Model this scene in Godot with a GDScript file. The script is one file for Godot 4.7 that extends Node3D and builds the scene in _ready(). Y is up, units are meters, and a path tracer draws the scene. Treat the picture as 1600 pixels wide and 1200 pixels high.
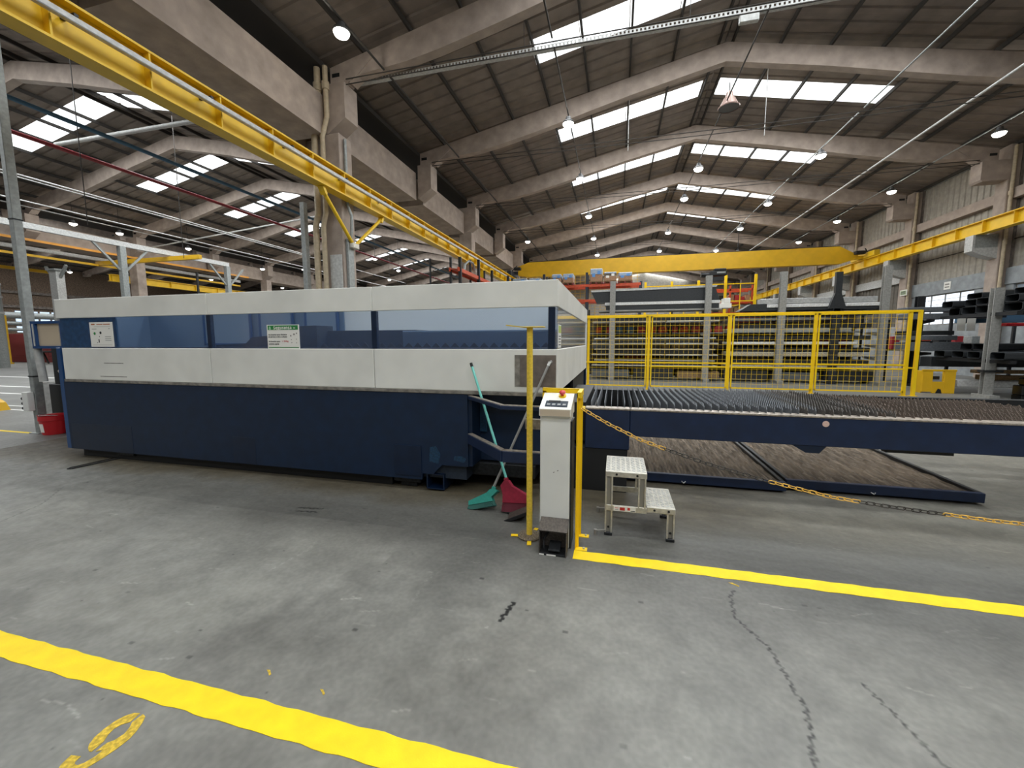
extends Node3D
# A factory hall with a large sheet laser cutter. Axes: x along the machine, -z down the hall, y up, metres.

const DZ := 5.4                 # spacing of the concrete frames
const FZ := -16.1               # frame number 0
const RIDGE := [3.35, -21.0, -45.3]
const ROW := [15.25, -8.8, -33.2, -57.4]
const SLOPE := 0.2
const ORD := ["nearest", "second", "third", "fourth", "fifth", "sixth", "seventh", "eighth", "ninth", "tenth", "eleventh", "twelfth", "thirteenth", "fourteenth", "fifteenth", "sixteenth", "seventeenth", "eighteenth", "nineteenth", "twentieth"]
var M := {}
var NT := {}
var rng := RandomNumberGenerator.new()

# ---------------------------------------------------------------- mesh builder
class MB:
	var v := PackedVector3Array()
	var n := PackedVector3Array()
	var uv := PackedVector2Array()
	var off := Vector3.ZERO
	func tri(a: Vector3, b: Vector3, c: Vector3, nn: Vector3, ua := Vector2.ZERO, ub := Vector2.ZERO, uc := Vector2.ZERO):
		tri3(a, b, c, nn, nn, nn, ua, ub, uc)
	func tri3(a: Vector3, b: Vector3, c: Vector3, na: Vector3, nb: Vector3, nc: Vector3, ua := Vector2.ZERO, ub := Vector2.ZERO, uc := Vector2.ZERO):
		v.append(a - off); n.append(na); uv.append(ua)
		if (c - a).cross(b - a).dot(na + nb + nc) < 0.0:
			v.append(c - off); n.append(nc); uv.append(uc)
			v.append(b - off); n.append(nb); uv.append(ub)
		else:
			v.append(b - off); n.append(nb); uv.append(ub)
			v.append(c - off); n.append(nc); uv.append(uc)
	func quad(a: Vector3, b: Vector3, c: Vector3, d: Vector3, nn: Vector3):
		# corners in a ring; uv runs 0..1 from a
		tri(a, b, c, nn, Vector2(0, 0), Vector2(1, 0), Vector2(1, 1))
		tri(a, c, d, nn, Vector2(0, 0), Vector2(1, 1), Vector2(0, 1))
	func box(c: Vector3, s: Vector3, b := Basis(), ch := 0.0):
		var h := s * 0.5
		if ch > 0.0:
			return cbox(c, h, b, minf(ch, minf(h.x, minf(h.y, h.z)) * 0.8))
		for ax in 3:
			for sg in [-1.0, 1.0]:
				var nn := Vector3.ZERO
				nn[ax] = sg
				var u := Vector3.ZERO
				u[(ax + 1) % 3] = h[(ax + 1) % 3]
				var w := Vector3.ZERO
				w[(ax + 2) % 3] = h[(ax + 2) % 3]
				var o := nn * h[ax]
				quad(c + b * (o - u - w), c + b * (o + u - w), c + b * (o + u + w), c + b * (o - u + w), b * nn)
	func cbox(c: Vector3, h: Vector3, b: Basis, ch: float):
		for ax in 3:
			var a1 := (ax + 1) % 3
			var a2 := (ax + 2) % 3
			for sg in [-1.0, 1.0]:
				var nn := Vector3.ZERO
				nn[ax] = sg
				var u := Vector3.ZERO
				u[a1] = h[a1] - ch
				var w := Vector3.ZERO
				w[a2] = h[a2] - ch
				var o: Vector3 = nn * h[ax]
				quad(c + b * (o - u - w), c + b * (o + u - w), c + b * (o + u + w), c + b * (o - u + w), b * nn)
				for s2 in [-1.0, 1.0]:   # the edge between face ax,sg and face a1,s2
					var n2 := Vector3.ZERO
					n2[a1] = s2
					var p := nn * h[ax] + n2 * (h[a1] - ch)
					var q := nn * (h[ax] - ch) + n2 * h[a1]
					quad(c + b * (p - w), c + b * (p + w), c + b * (q + w), c + b * (q - w), (b * (nn + n2)).normalized())
		for sx in [-1.0, 1.0]:
			for sy in [-1.0, 1.0]:
				for sz in [-1.0, 1.0]:
					var s3 := Vector3(sx, sy, sz)
					var i := h - Vector3.ONE * ch
					tri(c + b * (Vector3(h.x, i.y, i.z) * s3), c + b * (Vector3(i.x, h.y, i.z) * s3), c + b * (Vector3(i.x, i.y, h.z) * s3), (b * s3).normalized())
	func bb(a: Vector3, b: Vector3, ch := 0.0):   # box between two corners
		box((a + b) * 0.5, (b - a).abs(), Basis(), ch)
	func bar(a: Vector3, b: Vector3, w: float, h: float, up := Vector3.UP, ch := 0.0):
		var d := (b - a).normalized()
		if absf(d.dot(up)) > 0.98:
			up = Vector3.BACK
		var s := d.cross(up).normalized()
		var t := s.cross(d).normalized()
		box((a + b) * 0.5, Vector3(w, h, (b - a).length()), Basis(s, t, -d), ch)
	func tube(path: Array, r: float, k := 8, closed := false):
		var m := path.size()
		var rings := []
		var side := Vector3.ZERO
		for i in m:
			var d: Vector3
			if closed:
				d = path[(i + 1) % m] - path[(i + m - 1) % m]
			else:
				d = path[mini(i + 1, m - 1)] - path[maxi(i - 1, 0)]
			d = d.normalized()
			if i == 0:
				side = d.cross(Vector3.UP)
				if side.length() < 0.05:
					side = d.cross(Vector3.RIGHT)
			side = (side - d * side.dot(d)).normalized()
			var t := side.cross(d)
			var ring := []
			for j in k:
				var a := TAU * j / k
				ring.append(side * cos(a) + t * sin(a))
			rings.append(ring)
		var last := m if closed else m - 1
		for i in last:
			var i2 := (i + 1) % m
			for j in k:
				var j2 := (j + 1) % k
				var pa: Vector3 = path[i]
				var pb: Vector3 = path[i2]
				var n00: Vector3 = rings[i][j]
				var n01: Vector3 = rings[i][j2]
				var n10: Vector3 = rings[i2][j]
				var n11: Vector3 = rings[i2][j2]
				tri3(pa + n00 * r, pa + n01 * r, pb + n11 * r, n00, n01, n11)
				tri3(pa + n00 * r, pb + n11 * r, pb + n10 * r, n00, n11, n10)
		if not closed:
			for e in [0, m - 1]:
				var d2: Vector3 = (path[0] - path[1]).normalized() if e == 0 else (path[m - 1] - path[m - 2]).normalized()
				for j in range(1, k - 1):
					tri(path[e] + rings[e][0] * r, path[e] + rings[e][j] * r, path[e] + rings[e][j + 1] * r, d2)
	func lathe(c: Vector3, prof: Array, k := 20, b := Basis()):
		# prof: Vector2(radius, height) from bottom to top on the outside
		for i in prof.size() - 1:
			var p: Vector2 = prof[i]
			var q: Vector2 = prof[i + 1]
			var t := (q - p).normalized()
			for j in k:
				var a0 := TAU * j / k
				var a1 := TAU * (j + 1) / k
				var d0 := Vector3(cos(a0), 0, sin(a0))
				var d1 := Vector3(cos(a1), 0, sin(a1))
				var n0: Vector3 = b * (d0 * t.y + Vector3.DOWN * t.x)
				var n1: Vector3 = b * (d1 * t.y + Vector3.DOWN * t.x)
				var y0 := Vector3.UP * p.y
				var y1 := Vector3.UP * q.y
				if p.x > 1e-5:
					tri3(c + b * (d0 * p.x + y0), c + b * (d1 * p.x + y0), c + b * (d1 * q.x + y1), n0, n1, n1)
				if q.x > 1e-5:
					tri3(c + b * (d0 * p.x + y0), c + b * (d1 * q.x + y1), c + b * (d0 * q.x + y1), n0, n1, n0)
	func prism(poly: Array, xf: Transform3D, depth: float):
		# polygon in the xy plane of xf, pushed along its +z by depth
		var pv := PackedVector2Array(poly)
		var idx := Geometry2D.triangulate_polygon(pv)
		var zn := xf.basis.z.normalized()
		var dz := zn * depth
		for i in range(0, idx.size(), 3):
			var a := xf * Vector3(pv[idx[i]].x, pv[idx[i]].y, 0)
			var b := xf * Vector3(pv[idx[i + 1]].x, pv[idx[i + 1]].y, 0)
			var c := xf * Vector3(pv[idx[i + 2]].x, pv[idx[i + 2]].y, 0)
			tri(a, b, c, -zn)
			tri(a + dz, b + dz, c + dz, zn)
		var sg := -1.0 if Geometry2D.is_polygon_clockwise(pv) else 1.0
		for i in pv.size():
			var p := pv[i]
			var q := pv[(i + 1) % pv.size()]
			var e := (q - p).normalized()
			var nn := (xf.basis * Vector3(e.y, -e.x, 0) * sg).normalized()
			var a := xf * Vector3(p.x, p.y, 0)
			var b := xf * Vector3(q.x, q.y, 0)
			quad(a, b, b + dz, a + dz, nn)
	func mesh() -> ArrayMesh:
		var arr := []
		arr.resize(Mesh.ARRAY_MAX)
		arr[Mesh.ARRAY_VERTEX] = v
		arr[Mesh.ARRAY_NORMAL] = n
		arr[Mesh.ARRAY_TEX_UV] = uv
		var am := ArrayMesh.new()
		am.add_surface_from_arrays(Mesh.PRIMITIVE_TRIANGLES, arr)
		return am

func mb(root = null) -> MB:
	var b := MB.new()
	if root != null:
		b.off = base_of(root)
	return b

func base_of(node) -> Vector3:
	var p := Vector3.ZERO
	while node != self and node != null:
		p += node.position
		node = node.get_parent()
	return p

# ---------------------------------------------------------------- scene tree helpers
func thing(called: String, label: String, category: String, at := Vector3.ZERO, group := "") -> Node3D:
	var o := Node3D.new()
	o.name = numbered(called)
	add_child(o, true)
	o.position = at
	tag(o, label, category, group)
	return o

var counts := {}
func numbered(called: String) -> String:
	var k: int = counts.get(called, 0)
	counts[called] = k + 1
	return called if k == 0 else "%s_%03d" % [called, k]

func tag(o, label: String, category: String, group := ""):
	o.set_meta("label", label)
	o.set_meta("category", category)
	if group != "":
		o.set_meta("group", group)

func part(called: String, b: MB, m: Material, parent) -> MeshInstance3D:
	return put(called, b.mesh(), m, parent)

var part_counts := {}
func put(called: String, mesh: Mesh, m: Material, parent, at := Vector3.ZERO) -> MeshInstance3D:
	var o := MeshInstance3D.new()
	o.mesh = mesh
	o.material_override = m
	var top: bool = parent == self
	if top:
		o.name = numbered(called)
	else:
		var key := "%d/%s" % [parent.get_instance_id(), called]
		var k: int = part_counts.get(key, 0)
		part_counts[key] = k + 1
		o.name = called if k == 0 else "%s_%03d" % [called, k]
	parent.add_child(o, true)
	o.position = at
	return o

func solo(called: String, b: MB, m: Material, label: String, category: String, group := "") -> MeshInstance3D:
	# a thing that is one mesh; its vertices are moved so that the node stands at its base
	var lo := b.v[0]
	var hi := b.v[0]
	for p in b.v:
		lo = lo.min(p)
		hi = hi.max(p)
	var base := Vector3((lo.x + hi.x) * 0.5, lo.y, (lo.z + hi.z) * 0.5)
	for i in b.v.size():
		b.v[i] -= base
	var o := put(called, b.mesh(), m, self, base)
	tag(o, label, category, group)
	return o

func structure(called: String) -> Node3D:
	var o := Node3D.new()
	o.name = called
	o.set_meta("kind", "structure")
	add_child(o, true)
	return o

func copy_of(o, at: Vector3, label: String) -> Node3D:
	var stem: String = o.name
	var c = o.duplicate()
	c.name = numbered(stem)
	add_child(c, true)
	c.position = at
	c.set_meta("label", label)
	return c

func text(called: String, s: String, size: float, m: Material, parent, at: Vector3, basis := Basis(), depth := 0.002, width := 0.0) -> MeshInstance3D:
	var t := TextMesh.new()
	t.text = s
	t.font = font
	t.font_size = 32
	t.pixel_size = size / 32.0
	t.depth = depth
	t.curve_step = 2.0
	var o := put(called, t, m, parent)
	if width > 0.0:
		var w := t.get_aabb().size.x
		if w > 0.0:
			basis = basis * Basis.from_scale(Vector3(width / w, 1, 1))
	o.transform = Transform3D(basis, at - base_of(parent))
	return o
var font: SystemFont

# ---------------------------------------------------------------- materials
func noise_tex(key: String, freq: float, lo: float, octaves := 4, size := 512, kind := FastNoiseLite.TYPE_SIMPLEX_SMOOTH, mid := -1.0) -> NoiseTexture2D:
	if NT.has(key):
		return NT[key]
	var f := FastNoiseLite.new()
	f.noise_type = kind
	f.seed = key.hash() % 1000
	f.frequency = freq
	f.fractal_octaves = octaves
	var t := NoiseTexture2D.new()
	t.width = size
	t.height = size
	t.seamless = true
	t.noise = f
	var g := Gradient.new()
	g.set_color(0, Color(lo, lo, lo))
	g.set_color(1, Color(1, 1, 1))
	if mid >= 0.0:
		g.add_point(0.5, Color(mid, mid, mid))
	t.color_ramp = g
	NT[key] = t
	return t

func bump_tex(key: String, freq: float, strength: float, octaves := 3) -> NoiseTexture2D:
	if NT.has(key):
		return NT[key]
	var f := FastNoiseLite.new()
	f.seed = key.hash() % 1000
	f.frequency = freq
	f.fractal_octaves = octaves
	var t := NoiseTexture2D.new()
	t.width = 512
	t.height = 512
	t.seamless = true
	t.as_normal_map = true
	t.bump_strength = strength
	t.noise = f
	NT[key] = t
	return t

func mat(key: String, hex: String, rough := 0.7, metal := 0.0, dirt := "", scale := 1.0, bump := "", bscale := 0.5) -> StandardMaterial3D:
	var m := StandardMaterial3D.new()
	m.resource_name = key
	m.albedo_color = Color(hex)
	m.roughness = rough
	m.metallic = metal
	if dirt != "" or bump != "":
		m.uv1_triplanar = true
		m.uv1_world_triplanar = true
		m.uv1_scale = Vector3.ONE * scale
	if dirt != "":
		m.albedo_texture = NT[dirt]
	if bump != "":
		m.normal_enabled = true
		m.normal_texture = NT[bump]
		m.normal_scale = bscale
	M[key] = m
	return m

func glow(key: String, c: Color, energy: float) -> StandardMaterial3D:
	var m := mat(key, "ffffff", 0.6)
	m.emission_enabled = true
	m.emission = c
	m.emission_energy_multiplier = energy
	return m

func make_materials():
	noise_tex("soft", 0.012, 0.82, 4)
	noise_tex("faint", 0.006, 0.93, 3)
	noise_tex("mid", 0.02, 0.62, 5)
	noise_tex("strong", 0.02, 0.3, 5)
	noise_tex("specks", 0.05, 0.25, 2, 512, FastNoiseLite.TYPE_CELLULAR, 0.95)
	noise_tex("fine", 0.15, 0.78, 3)
	bump_tex("grain", 0.12, 3.0)
	bump_tex("rough", 0.05, 5.0)
	mat("floor_far", "7a7974", 0.5, 0.0, "soft", 0.12, "grain", 0.15)
	mat("concrete", "b6a69a", 0.85, 0.0, "soft", 0.3, "grain", 0.12)
	mat("concrete_dark", "8f857d", 0.85, 0.0, "mid", 0.3, "grain", 0.3)
	mat("roof_sheet", "8f8278", 0.65, 0.1, "soft", 0.25)
	mat("roof_sheet_b", "897d73", 0.65, 0.1, "soft", 0.25)
	mat("roof_sheet_c", "95887d", 0.65, 0.1, "soft", 0.25)
	mat("purlin", "3b3733", 0.7, 0.2)
	mat("cladding", "b0a99d", 0.6, 0.1, "soft", 0.5)
	mat("cladding_dark", "6e675d", 0.6, 0.1, "soft", 0.5)
	mat("band_grey", "9ea3a6", 0.7, 0.0, "soft", 0.4)
	mat("white_panel", "efeee7", 0.42, 0.0, "faint", 0.5)
	mat("grey_strip", "9a948a", 0.6, 0.0, "mid", 1.0)
	mat("navy", "082442", 0.5, 0.0, "soft", 0.8)
	mat("navy_patch", "071f3b", 0.4, 0.0, "soft", 0.8)
	mat("navy_worn", "1d4768", 0.5, 0.0, "mid", 3.0)
	mat("navy_frame", "1f4677", 0.35)
	mat("navy_rail", "16294a", 0.42, 0.0, "soft", 0.8)
	mat("bare_edge", "c9bcae", 0.4, 0.45, "mid", 2.0)
	mat("black", "17181a", 0.6)
	mat("black_gloss", "0f1012", 0.25)
	mat("dark_steel", "3a3c3f", 0.45, 0.5, "mid", 2.0)
	mat("slat_steel", "93979c", 0.5, 0.25, "mid", 5.0)
	mat("slat_mid", "948e88", 0.6, 0.2, "strong", 8.0)
	mat("slat_rust", "9c8a7c", 0.8, 0.1, "strong", 8.0)
	mat("tray_dirt", "9a8874", 0.95, 0.0, "strong", 1.0).uv1_scale = Vector3(2.2, 1.0, 0.12)
	mat("steel", "cbcccb", 0.4, 0.25, "soft", 1.5)
	mat("galv", "a5a9a7", 0.5, 0.2, "soft", 1.5)
	mat("galv_light", "d2d2cf", 0.5, 0.1, "soft", 1.5)
	mat("rack_grey", "a3a29d", 0.6, 0.1, "soft", 2.0)
	mat("plate", "8f847c", 0.42, 0.45, "soft", 1.5)
	mat("alu", "d6d1c4", 0.42, 0.35, "soft", 3.0)
	mat("alu_dark", "8f8c86", 0.5, 0.35)
	mat("crane_yellow", "edc11c", 0.45, 0.0, "faint", 0.7)
	mat("bridge_yellow", "e6b41a", 0.5, 0.0, "faint", 0.5)
	mat("line_yellow", "ffda00", 0.6, 0.0, "faint", 2.0, "grain", 0.3)
	mat("stencil_yellow", "f3cd40", 0.7, 0.0, "mid", 4.0)
	mat("fence_yellow", "f5cc0c", 0.45)
	mat("post_yellow", "ffda4a", 0.5, 0.0, "soft", 6.0)
	mat("chain_yellow", "dcae45", 0.5)
	mat("chain_dark", "35302a", 0.5, 0.2)
	mat("red", "c61f28", 0.4)
	mat("red_dull", "a62c33", 0.5)
	mat("maroon", "6b2322", 0.6)
	mat("pipe_red", "8e2a30", 0.5)
	mat("pipe_blue", "3d6480", 0.5)
	mat("pipe_orange", "d6922c", 0.5)
	mat("pipe_beige", "cdbb9d", 0.55, 0.0, "soft", 1.0)
	mat("white", "e8e8e4", 0.5)
	mat("paper", "eceae3", 0.8)
	mat("ink", "2a2a2a", 0.8)
	mat("sign_green", "23813c", 0.6)
	mat("sign_green_pale", "b9e0bd", 0.6)
	mat("sign_orange", "b0683c", 0.7)
	mat("sign_red", "c0322c", 0.7)
	mat("orange_rack", "d2502a", 0.5, 0.0, "soft", 1.0)
	mat("rack_blue", "252b38", 0.5)
	mat("wood", "a98a63", 0.85, 0.0, "mid", 2.0)
	mat("carton", "c79a78", 0.85, 0.0, "mid", 2.0)
	mat("wrap", "c5d4e6", 0.3, 0.0, "mid", 2.0)
	mat("label_blue", "5f93d0", 0.6)
	mat("bar_dark", "34373a", 0.45, 0.15, "soft", 2.0)
	mat("bar_mid", "70757a", 0.45, 0.15, "soft", 2.0)
	mat("bar_light", "eeeeec", 0.4, 0.0, "soft", 2.0)
	mat("bar_beige", "d2cab8", 0.6, 0.1, "mid", 2.0)
	mat("teal", "2f9b8b", 0.5, 0.0, "soft", 4.0)
	mat("teal_light", "79cfc4", 0.45)
	mat("crimson", "a4233f", 0.5, 0.0, "soft", 4.0)
	mat("bristle", "2c5a52", 0.9)
	mat("bristle_red", "6a2c38", 0.9)
	mat("handle_grey", "9b9a96", 0.5, 0.2)
	mat("pedal_case", "6b625a", 0.5, 0.3, "mid", 4.0)
	mat("tile_beige", "c9b8a0", 0.4)
	mat("bed_dark", "2c3746", 0.6, 0.1, "soft", 2.0)
	mat("beam_blue", "43546a", 0.6)
	mat("inside_dim_left", "5f7793", 0.6)  # darker wall colour, paints in the dimness behind the left panes
	mat("inside_wall", "d6e2ea", 0.55)  # pale colour stands in for the brightness seen in the right panes
	mat("inside_door", "6f86a0", 0.5)
	mat("lamp_body", "5b5b5b", 0.5, 0.4)
	mat("dust_floor", "5d5143", 0.9, 0.0, "mid", 3.0)
	glow("daylight", Color(0.97, 0.99, 1.0), SKYLIGHT_GLOW)
	glow("lamp_glow", Color(1.0, 0.99, 0.95), LAMP_GLOW)
	var g := mat("machine_glass", "33507a", 0.06)
	g.transparency = BaseMaterial3D.TRANSPARENCY_ALPHA
	g.albedo_color = Color(0.25, 0.40, 0.62, 0.12)
	var w := mat("window_glass", "d5e4ee", 0.05)
	w.transparency = BaseMaterial3D.TRANSPARENCY_ALPHA
	w.albedo_color = Color(0.85, 0.93, 1.0, 0.12)
# ---------------------------------------------------------------- light levels
const SKYLIGHT_GLOW := 1.3
const LAMP_GLOW := 7.0
const SKYLIGHT_ENERGY := 4.7     # per square metre of skylight
const LAMP_ENERGY := 1.0

func _ready():
	rng.seed = 7
	# camera
	var cam := Camera3D.new()
	cam.name = "camera"
	cam.position = Vector3(0, 1.6, 0)
	cam.rotation_degrees = Vector3(-6.03, 14.38, -0.138)
	cam.fov = 86.967
	cam.near = 0.05
	cam.far = 300
	add_child(cam)
	cam.current = true
	# sky: a bright overcast day outside, seen through the windows of the right wall
	var env := Environment.new()
	env.background_mode = Environment.BG_SKY
	var sm := ProceduralSkyMaterial.new()
	sm.sky_top_color = Color(0.80, 0.88, 0.97)
	sm.sky_horizon_color = Color(0.93, 0.96, 1.0)
	sm.ground_horizon_color = Color(0.72, 0.74, 0.75)
	sm.ground_bottom_color = Color(0.45, 0.45, 0.44)
	sm.sun_angle_max = 0.0
	sm.energy_multiplier = 2.0
	var sky := Sky.new()
	sky.sky_material = sm
	env.sky = sky
	env.tonemap_mode = Environment.TONE_MAPPER_LINEAR
	env.tonemap_exposure = 1.13
	env.sdfgi_enabled = true
	env.ssao_enabled = true
	env.ssil_enabled = true
	var we := WorldEnvironment.new()
	we.name = "world_environment"
	we.environment = env
	add_child(we)
	# daylight through the roof lights: one area light under each translucent strip
	for bay in 2:
		for k in range(-5, 9):
			for s in [-1.0, 1.0]:
				skylight_lamp(RIDGE[bay], k, s)
	for k in range(-1, 3):  # strips added in the farthest hall to brighten its wall
		for s in [-1.0, 1.0]:
			skylight_lamp(RIDGE[2], k, s)
	font = SystemFont.new()
	font.font_names = PackedStringArray(["Droid Sans"])
	font.font_weight = 700
	make_materials()
	build_floor()
	build_roof()
	build_walls()
	build_frames()
	build_cranes()
	build_machine()
	build_table()
	build_front_things()
	build_fence_and_racks()
	build_left_side()
	build_services()

func skylight_lamp(ridge: float, k: int, s: float):
	var l := AreaLight3D.new()
	l.name = "skylight_glow"
	l.area_size = Vector2(5.6, 1.0)
	l.area_normalize_energy = true
	l.light_energy = SKYLIGHT_ENERGY * 5.6
	l.light_color = Color(0.97, 0.99, 1.0)
	l.shadow_enabled = true
	l.area_range = 120.0
	var z := FZ - DZ * (k + 0.5)
	var xm := 3.2
	add_child(l, true)
	l.position = Vector3(ridge + s * xm, 11.75 - SLOPE * xm - 0.2, z)
	# an area light shines along its own -z: turn it to face down, square to the roof slope
	var down := Vector3(-s * SLOPE, -1, 0).normalized()
	var zz = -down
	var xx := Vector3(1, -s * SLOPE, 0).normalized()
	l.basis = Basis(xx, zz.cross(xx), zz)

# ---------------------------------------------------------------- floor
func build_floor():
	var fl := structure("floor")
	var x0 := -9.0
	var x1 := 7.0
	var z0 := -0.4
	var z1 := -8.4
	var b := mb()
	b.bb(Vector3(-58, -0.3, -62.2), Vector3(x0, 0, 20.2))
	b.bb(Vector3(x1, -0.3, -62.2), Vector3(15.7, 0, 20.2))
	b.bb(Vector3(x0, -0.3, z0), Vector3(x1, 0, 20.2))
	b.bb(Vector3(x0, -0.3, -62.2), Vector3(x1, 0, z1))
	part("slab", b, M.floor_far, fl)
	b = mb()
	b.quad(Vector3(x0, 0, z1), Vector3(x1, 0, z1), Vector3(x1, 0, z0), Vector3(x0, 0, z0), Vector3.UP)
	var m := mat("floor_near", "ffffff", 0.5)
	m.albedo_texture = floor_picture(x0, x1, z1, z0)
	m.detail_enabled = false
	m.normal_enabled = true
	m.normal_texture = NT.grain
	m.normal_scale = 0.15
	m.roughness_texture = NT.soft
	m.roughness = 0.62
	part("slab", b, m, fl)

func floor_picture(x0: float, x1: float, z0: float, z1: float) -> ImageTexture:
	var W := 1600
	var H := 800
	var layers := []
	for q in [[0.0022, 4, 3], [0.009, 4, 11], [0.045, 3, 23], [0.25, 2, 31], [0.004, 3, 47]]:
		var f := FastNoiseLite.new()
		f.noise_type = FastNoiseLite.TYPE_SIMPLEX_SMOOTH
		f.frequency = q[0]
		f.fractal_octaves = q[1]
		f.seed = q[2]
		var im: Image = f.get_image(W, H, false, false, false)
		im.convert(Image.FORMAT_L8)
		layers.append(im.get_data())
	var a: PackedByteArray = layers[0]
	var c: PackedByteArray = layers[1]
	var d: PackedByteArray = layers[2]
	var e: PackedByteArray = layers[3]
	var g: PackedByteArray = layers[4]
	var out := PackedByteArray()
	out.resize(W * H * 3)
	var sx := (x1 - x0) / W
	var sz := (z1 - z0) / H
	var i := 0
	for y in H:
		var z := z0 + (y + 0.5) * sz
		for x in W:
			var wx := x0 + (x + 0.5) * sx
			var na := a[i] / 255.0 - 0.5
			var nc := c[i] / 255.0 - 0.5
			var nd := d[i] / 255.0 - 0.5
			var ne := e[i] / 255.0 - 0.5
			var ng := g[i] / 255.0 - 0.5
			var t := 0.455 + na * 0.09 + nc * 0.10 + nd * 0.10 + ne * 0.07
			# the lane in front of the machine is greyer and darker, the pale worn patch lies at the left front
			var dark_strip := clampf(1.0 - absf(z + 3.05 + nc * 0.5) / 0.85, 0.0, 1.0) * clampf((wx + 5.5 + na * 2.0) / 2.5, 0.0, 1.0)
			t -= dark_strip * 0.12 * (0.6 + nd * 1.2 + 0.4)
			var pale := smoothstep(0.0, 0.08, -3.05 - wx * 0.15 - 0.30 - (-z) * -1.0 - 0.30 + ng * 0.3)
			if wx < -1.6 and z > -3.0 and z < -1.45:
				var edge := minf(minf(-1.7 - wx + nc * 0.7, z + 2.95 + (wx + 6.0) * 0.16 + nc * 0.35), -1.5 - z + nc * 0.5)
				t += smoothstep(0.0, 0.12, edge) * 0.055
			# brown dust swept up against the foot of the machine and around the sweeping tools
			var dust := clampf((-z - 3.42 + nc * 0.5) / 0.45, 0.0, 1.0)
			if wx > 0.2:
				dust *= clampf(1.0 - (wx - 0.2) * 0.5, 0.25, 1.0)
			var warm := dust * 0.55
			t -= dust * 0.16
			t -= clampf(nd - 0.27, 0.0, 1.0) * 0.8 * clampf(na + 0.5, 0.0, 1.0)
			t = clampf(t, 0.06, 0.95)
			var o := i * 3
			out[o] = int(255.0 * clampf(t * (1.0 + 0.10 * warm + 0.012 * ng), 0, 1))
			out[o + 1] = int(255.0 * clampf(t * (0.99 - 0.05 * warm), 0, 1))
			out[o + 2] = int(255.0 * clampf(t * (0.94 - 0.30 * warm - 0.02 * ng), 0, 1))
			i += 1
	var img := Image.create_from_data(W, H, false, Image.FORMAT_RGB8, out)
	# cracks and scrapes
	var px := func(p: Vector2) -> Vector2: return Vector2((p.x - x0) / sx, (p.y - z0) / sz)
	var lines := [
		[[Vector2(.775, -2.735), Vector2(.736, -2.67), Vector2(.722, -2.57), Vector2(.709, -2.448), Vector2(.742, -2.375), Vector2(.792, -2.277), Vector2(.812, -2.244), Vector2(.818, -2.157), Vector2(.829, -2.058), Vector2(.827, -1.965), Vector2(.848, -1.903), Vector2(.825, -1.818), Vector2(.819, -1.759), Vector2(.779, -1.681), Vector2(.776, -1.642), Vector2(.7, -1.45)], 0.68, 1.0],
		[[Vector2(1.15, -2.1), Vector2(1.197, -1.949), Vector2(1.204, -1.894), Vector2(1.219, -1.852), Vector2(1.225, -1.807), Vector2(1.239, -1.747), Vector2(1.3, -1.6)], 0.75, 1.0],
		[[Vector2(-2.306, -2.63), Vector2(-2.27, -2.483), Vector2(-2.297, -2.352), Vector2(-2.326, -2.18)], 1.06, 1.0],
		[[Vector2(-1.1, -2.6), Vector2(-1.2, -2.35), Vector2(-1.18, -2.1)], 1.05, 1.0],
		[[Vector2(-.617, -2.097), Vector2(-.60, -2.16), Vector2(-.574, -2.274)], 0.25, 1.6],
		[[Vector2(-2.946, -3.148), Vector2(-2.707, -3.177)], 0.45, 1.2],
		[[Vector2(-2.919, -3.078), Vector2(-2.696, -3.104)], 0.45, 1.2],
		[[Vector2(-5.936, -2.995), Vector2(-5.5, -2.6), Vector2(-5.3, -2.2)], 0.85, 1.0],
		[[Vector2(-.9, -3.3), Vector2(-.95, -2.9), Vector2(-1.2, -2.6)], 1.05, 1.0],
	]
	for l in lines:
		var pts: Array = l[0]
		for k in pts.size() - 1:
			var p: Vector2 = px.call(pts[k])
			var q: Vector2 = px.call(pts[k + 1])
			var steps := int(p.distance_to(q) * 2.0) + 1
			for s in steps:
				var r := p.lerp(q, float(s) / steps) + Vector2(sin(s * 0.7 + k) * 0.7, cos(s * 0.45 + k) * 0.7)
				for dx in (2 if l[2] > 1.1 else 1):
					var xx := clampi(int(r.x) + dx, 0, W - 1)
					var yy := clampi(int(r.y), 0, H - 1)
					var col := img.get_pixel(xx, yy)
					var f: float = l[1]
					img.set_pixel(xx, yy, Color(minf(col.r * f, 1), minf(col.g * f, 1), minf(col.b * f, 1)))
	rng.seed = 99
	for k in 420:      # small dark chips and pits
		var r := Vector2(rng.randf() * W, rng.randf() * H)
		var w := rng.randi_range(1, 3)
		var f := rng.randf_range(0.55, 0.85)
		for dx in w:
			for dy in maxi(1, w - 1):
				var xx := clampi(int(r.x) + dx, 0, W - 1)
				var yy := clampi(int(r.y) + dy, 0, H - 1)
				var col := img.get_pixel(xx, yy)
				img.set_pixel(xx, yy, Color(col.r * f, col.g * f, col.b * f))
	for k in 900:      # pale scuffs, mostly along the lanes
		var r := Vector2(rng.randf() * W, rng.randf() * H)
		var f := rng.randf_range(1.05, 1.22)
		var ang := rng.randf_range(-0.4, 0.25)
		for s in rng.randi_range(2, 14):
			var xx := clampi(int(r.x + cos(ang) * s), 0, W - 1)
			var yy := clampi(int(r.y + sin(ang) * s), 0, H - 1)
			var col := img.get_pixel(xx, yy)
			img.set_pixel(xx, yy, Color(minf(col.r * f, 1), minf(col.g * f, 1), minf(col.b * f, 1)))
	return ImageTexture.create_from_image(img)

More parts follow.
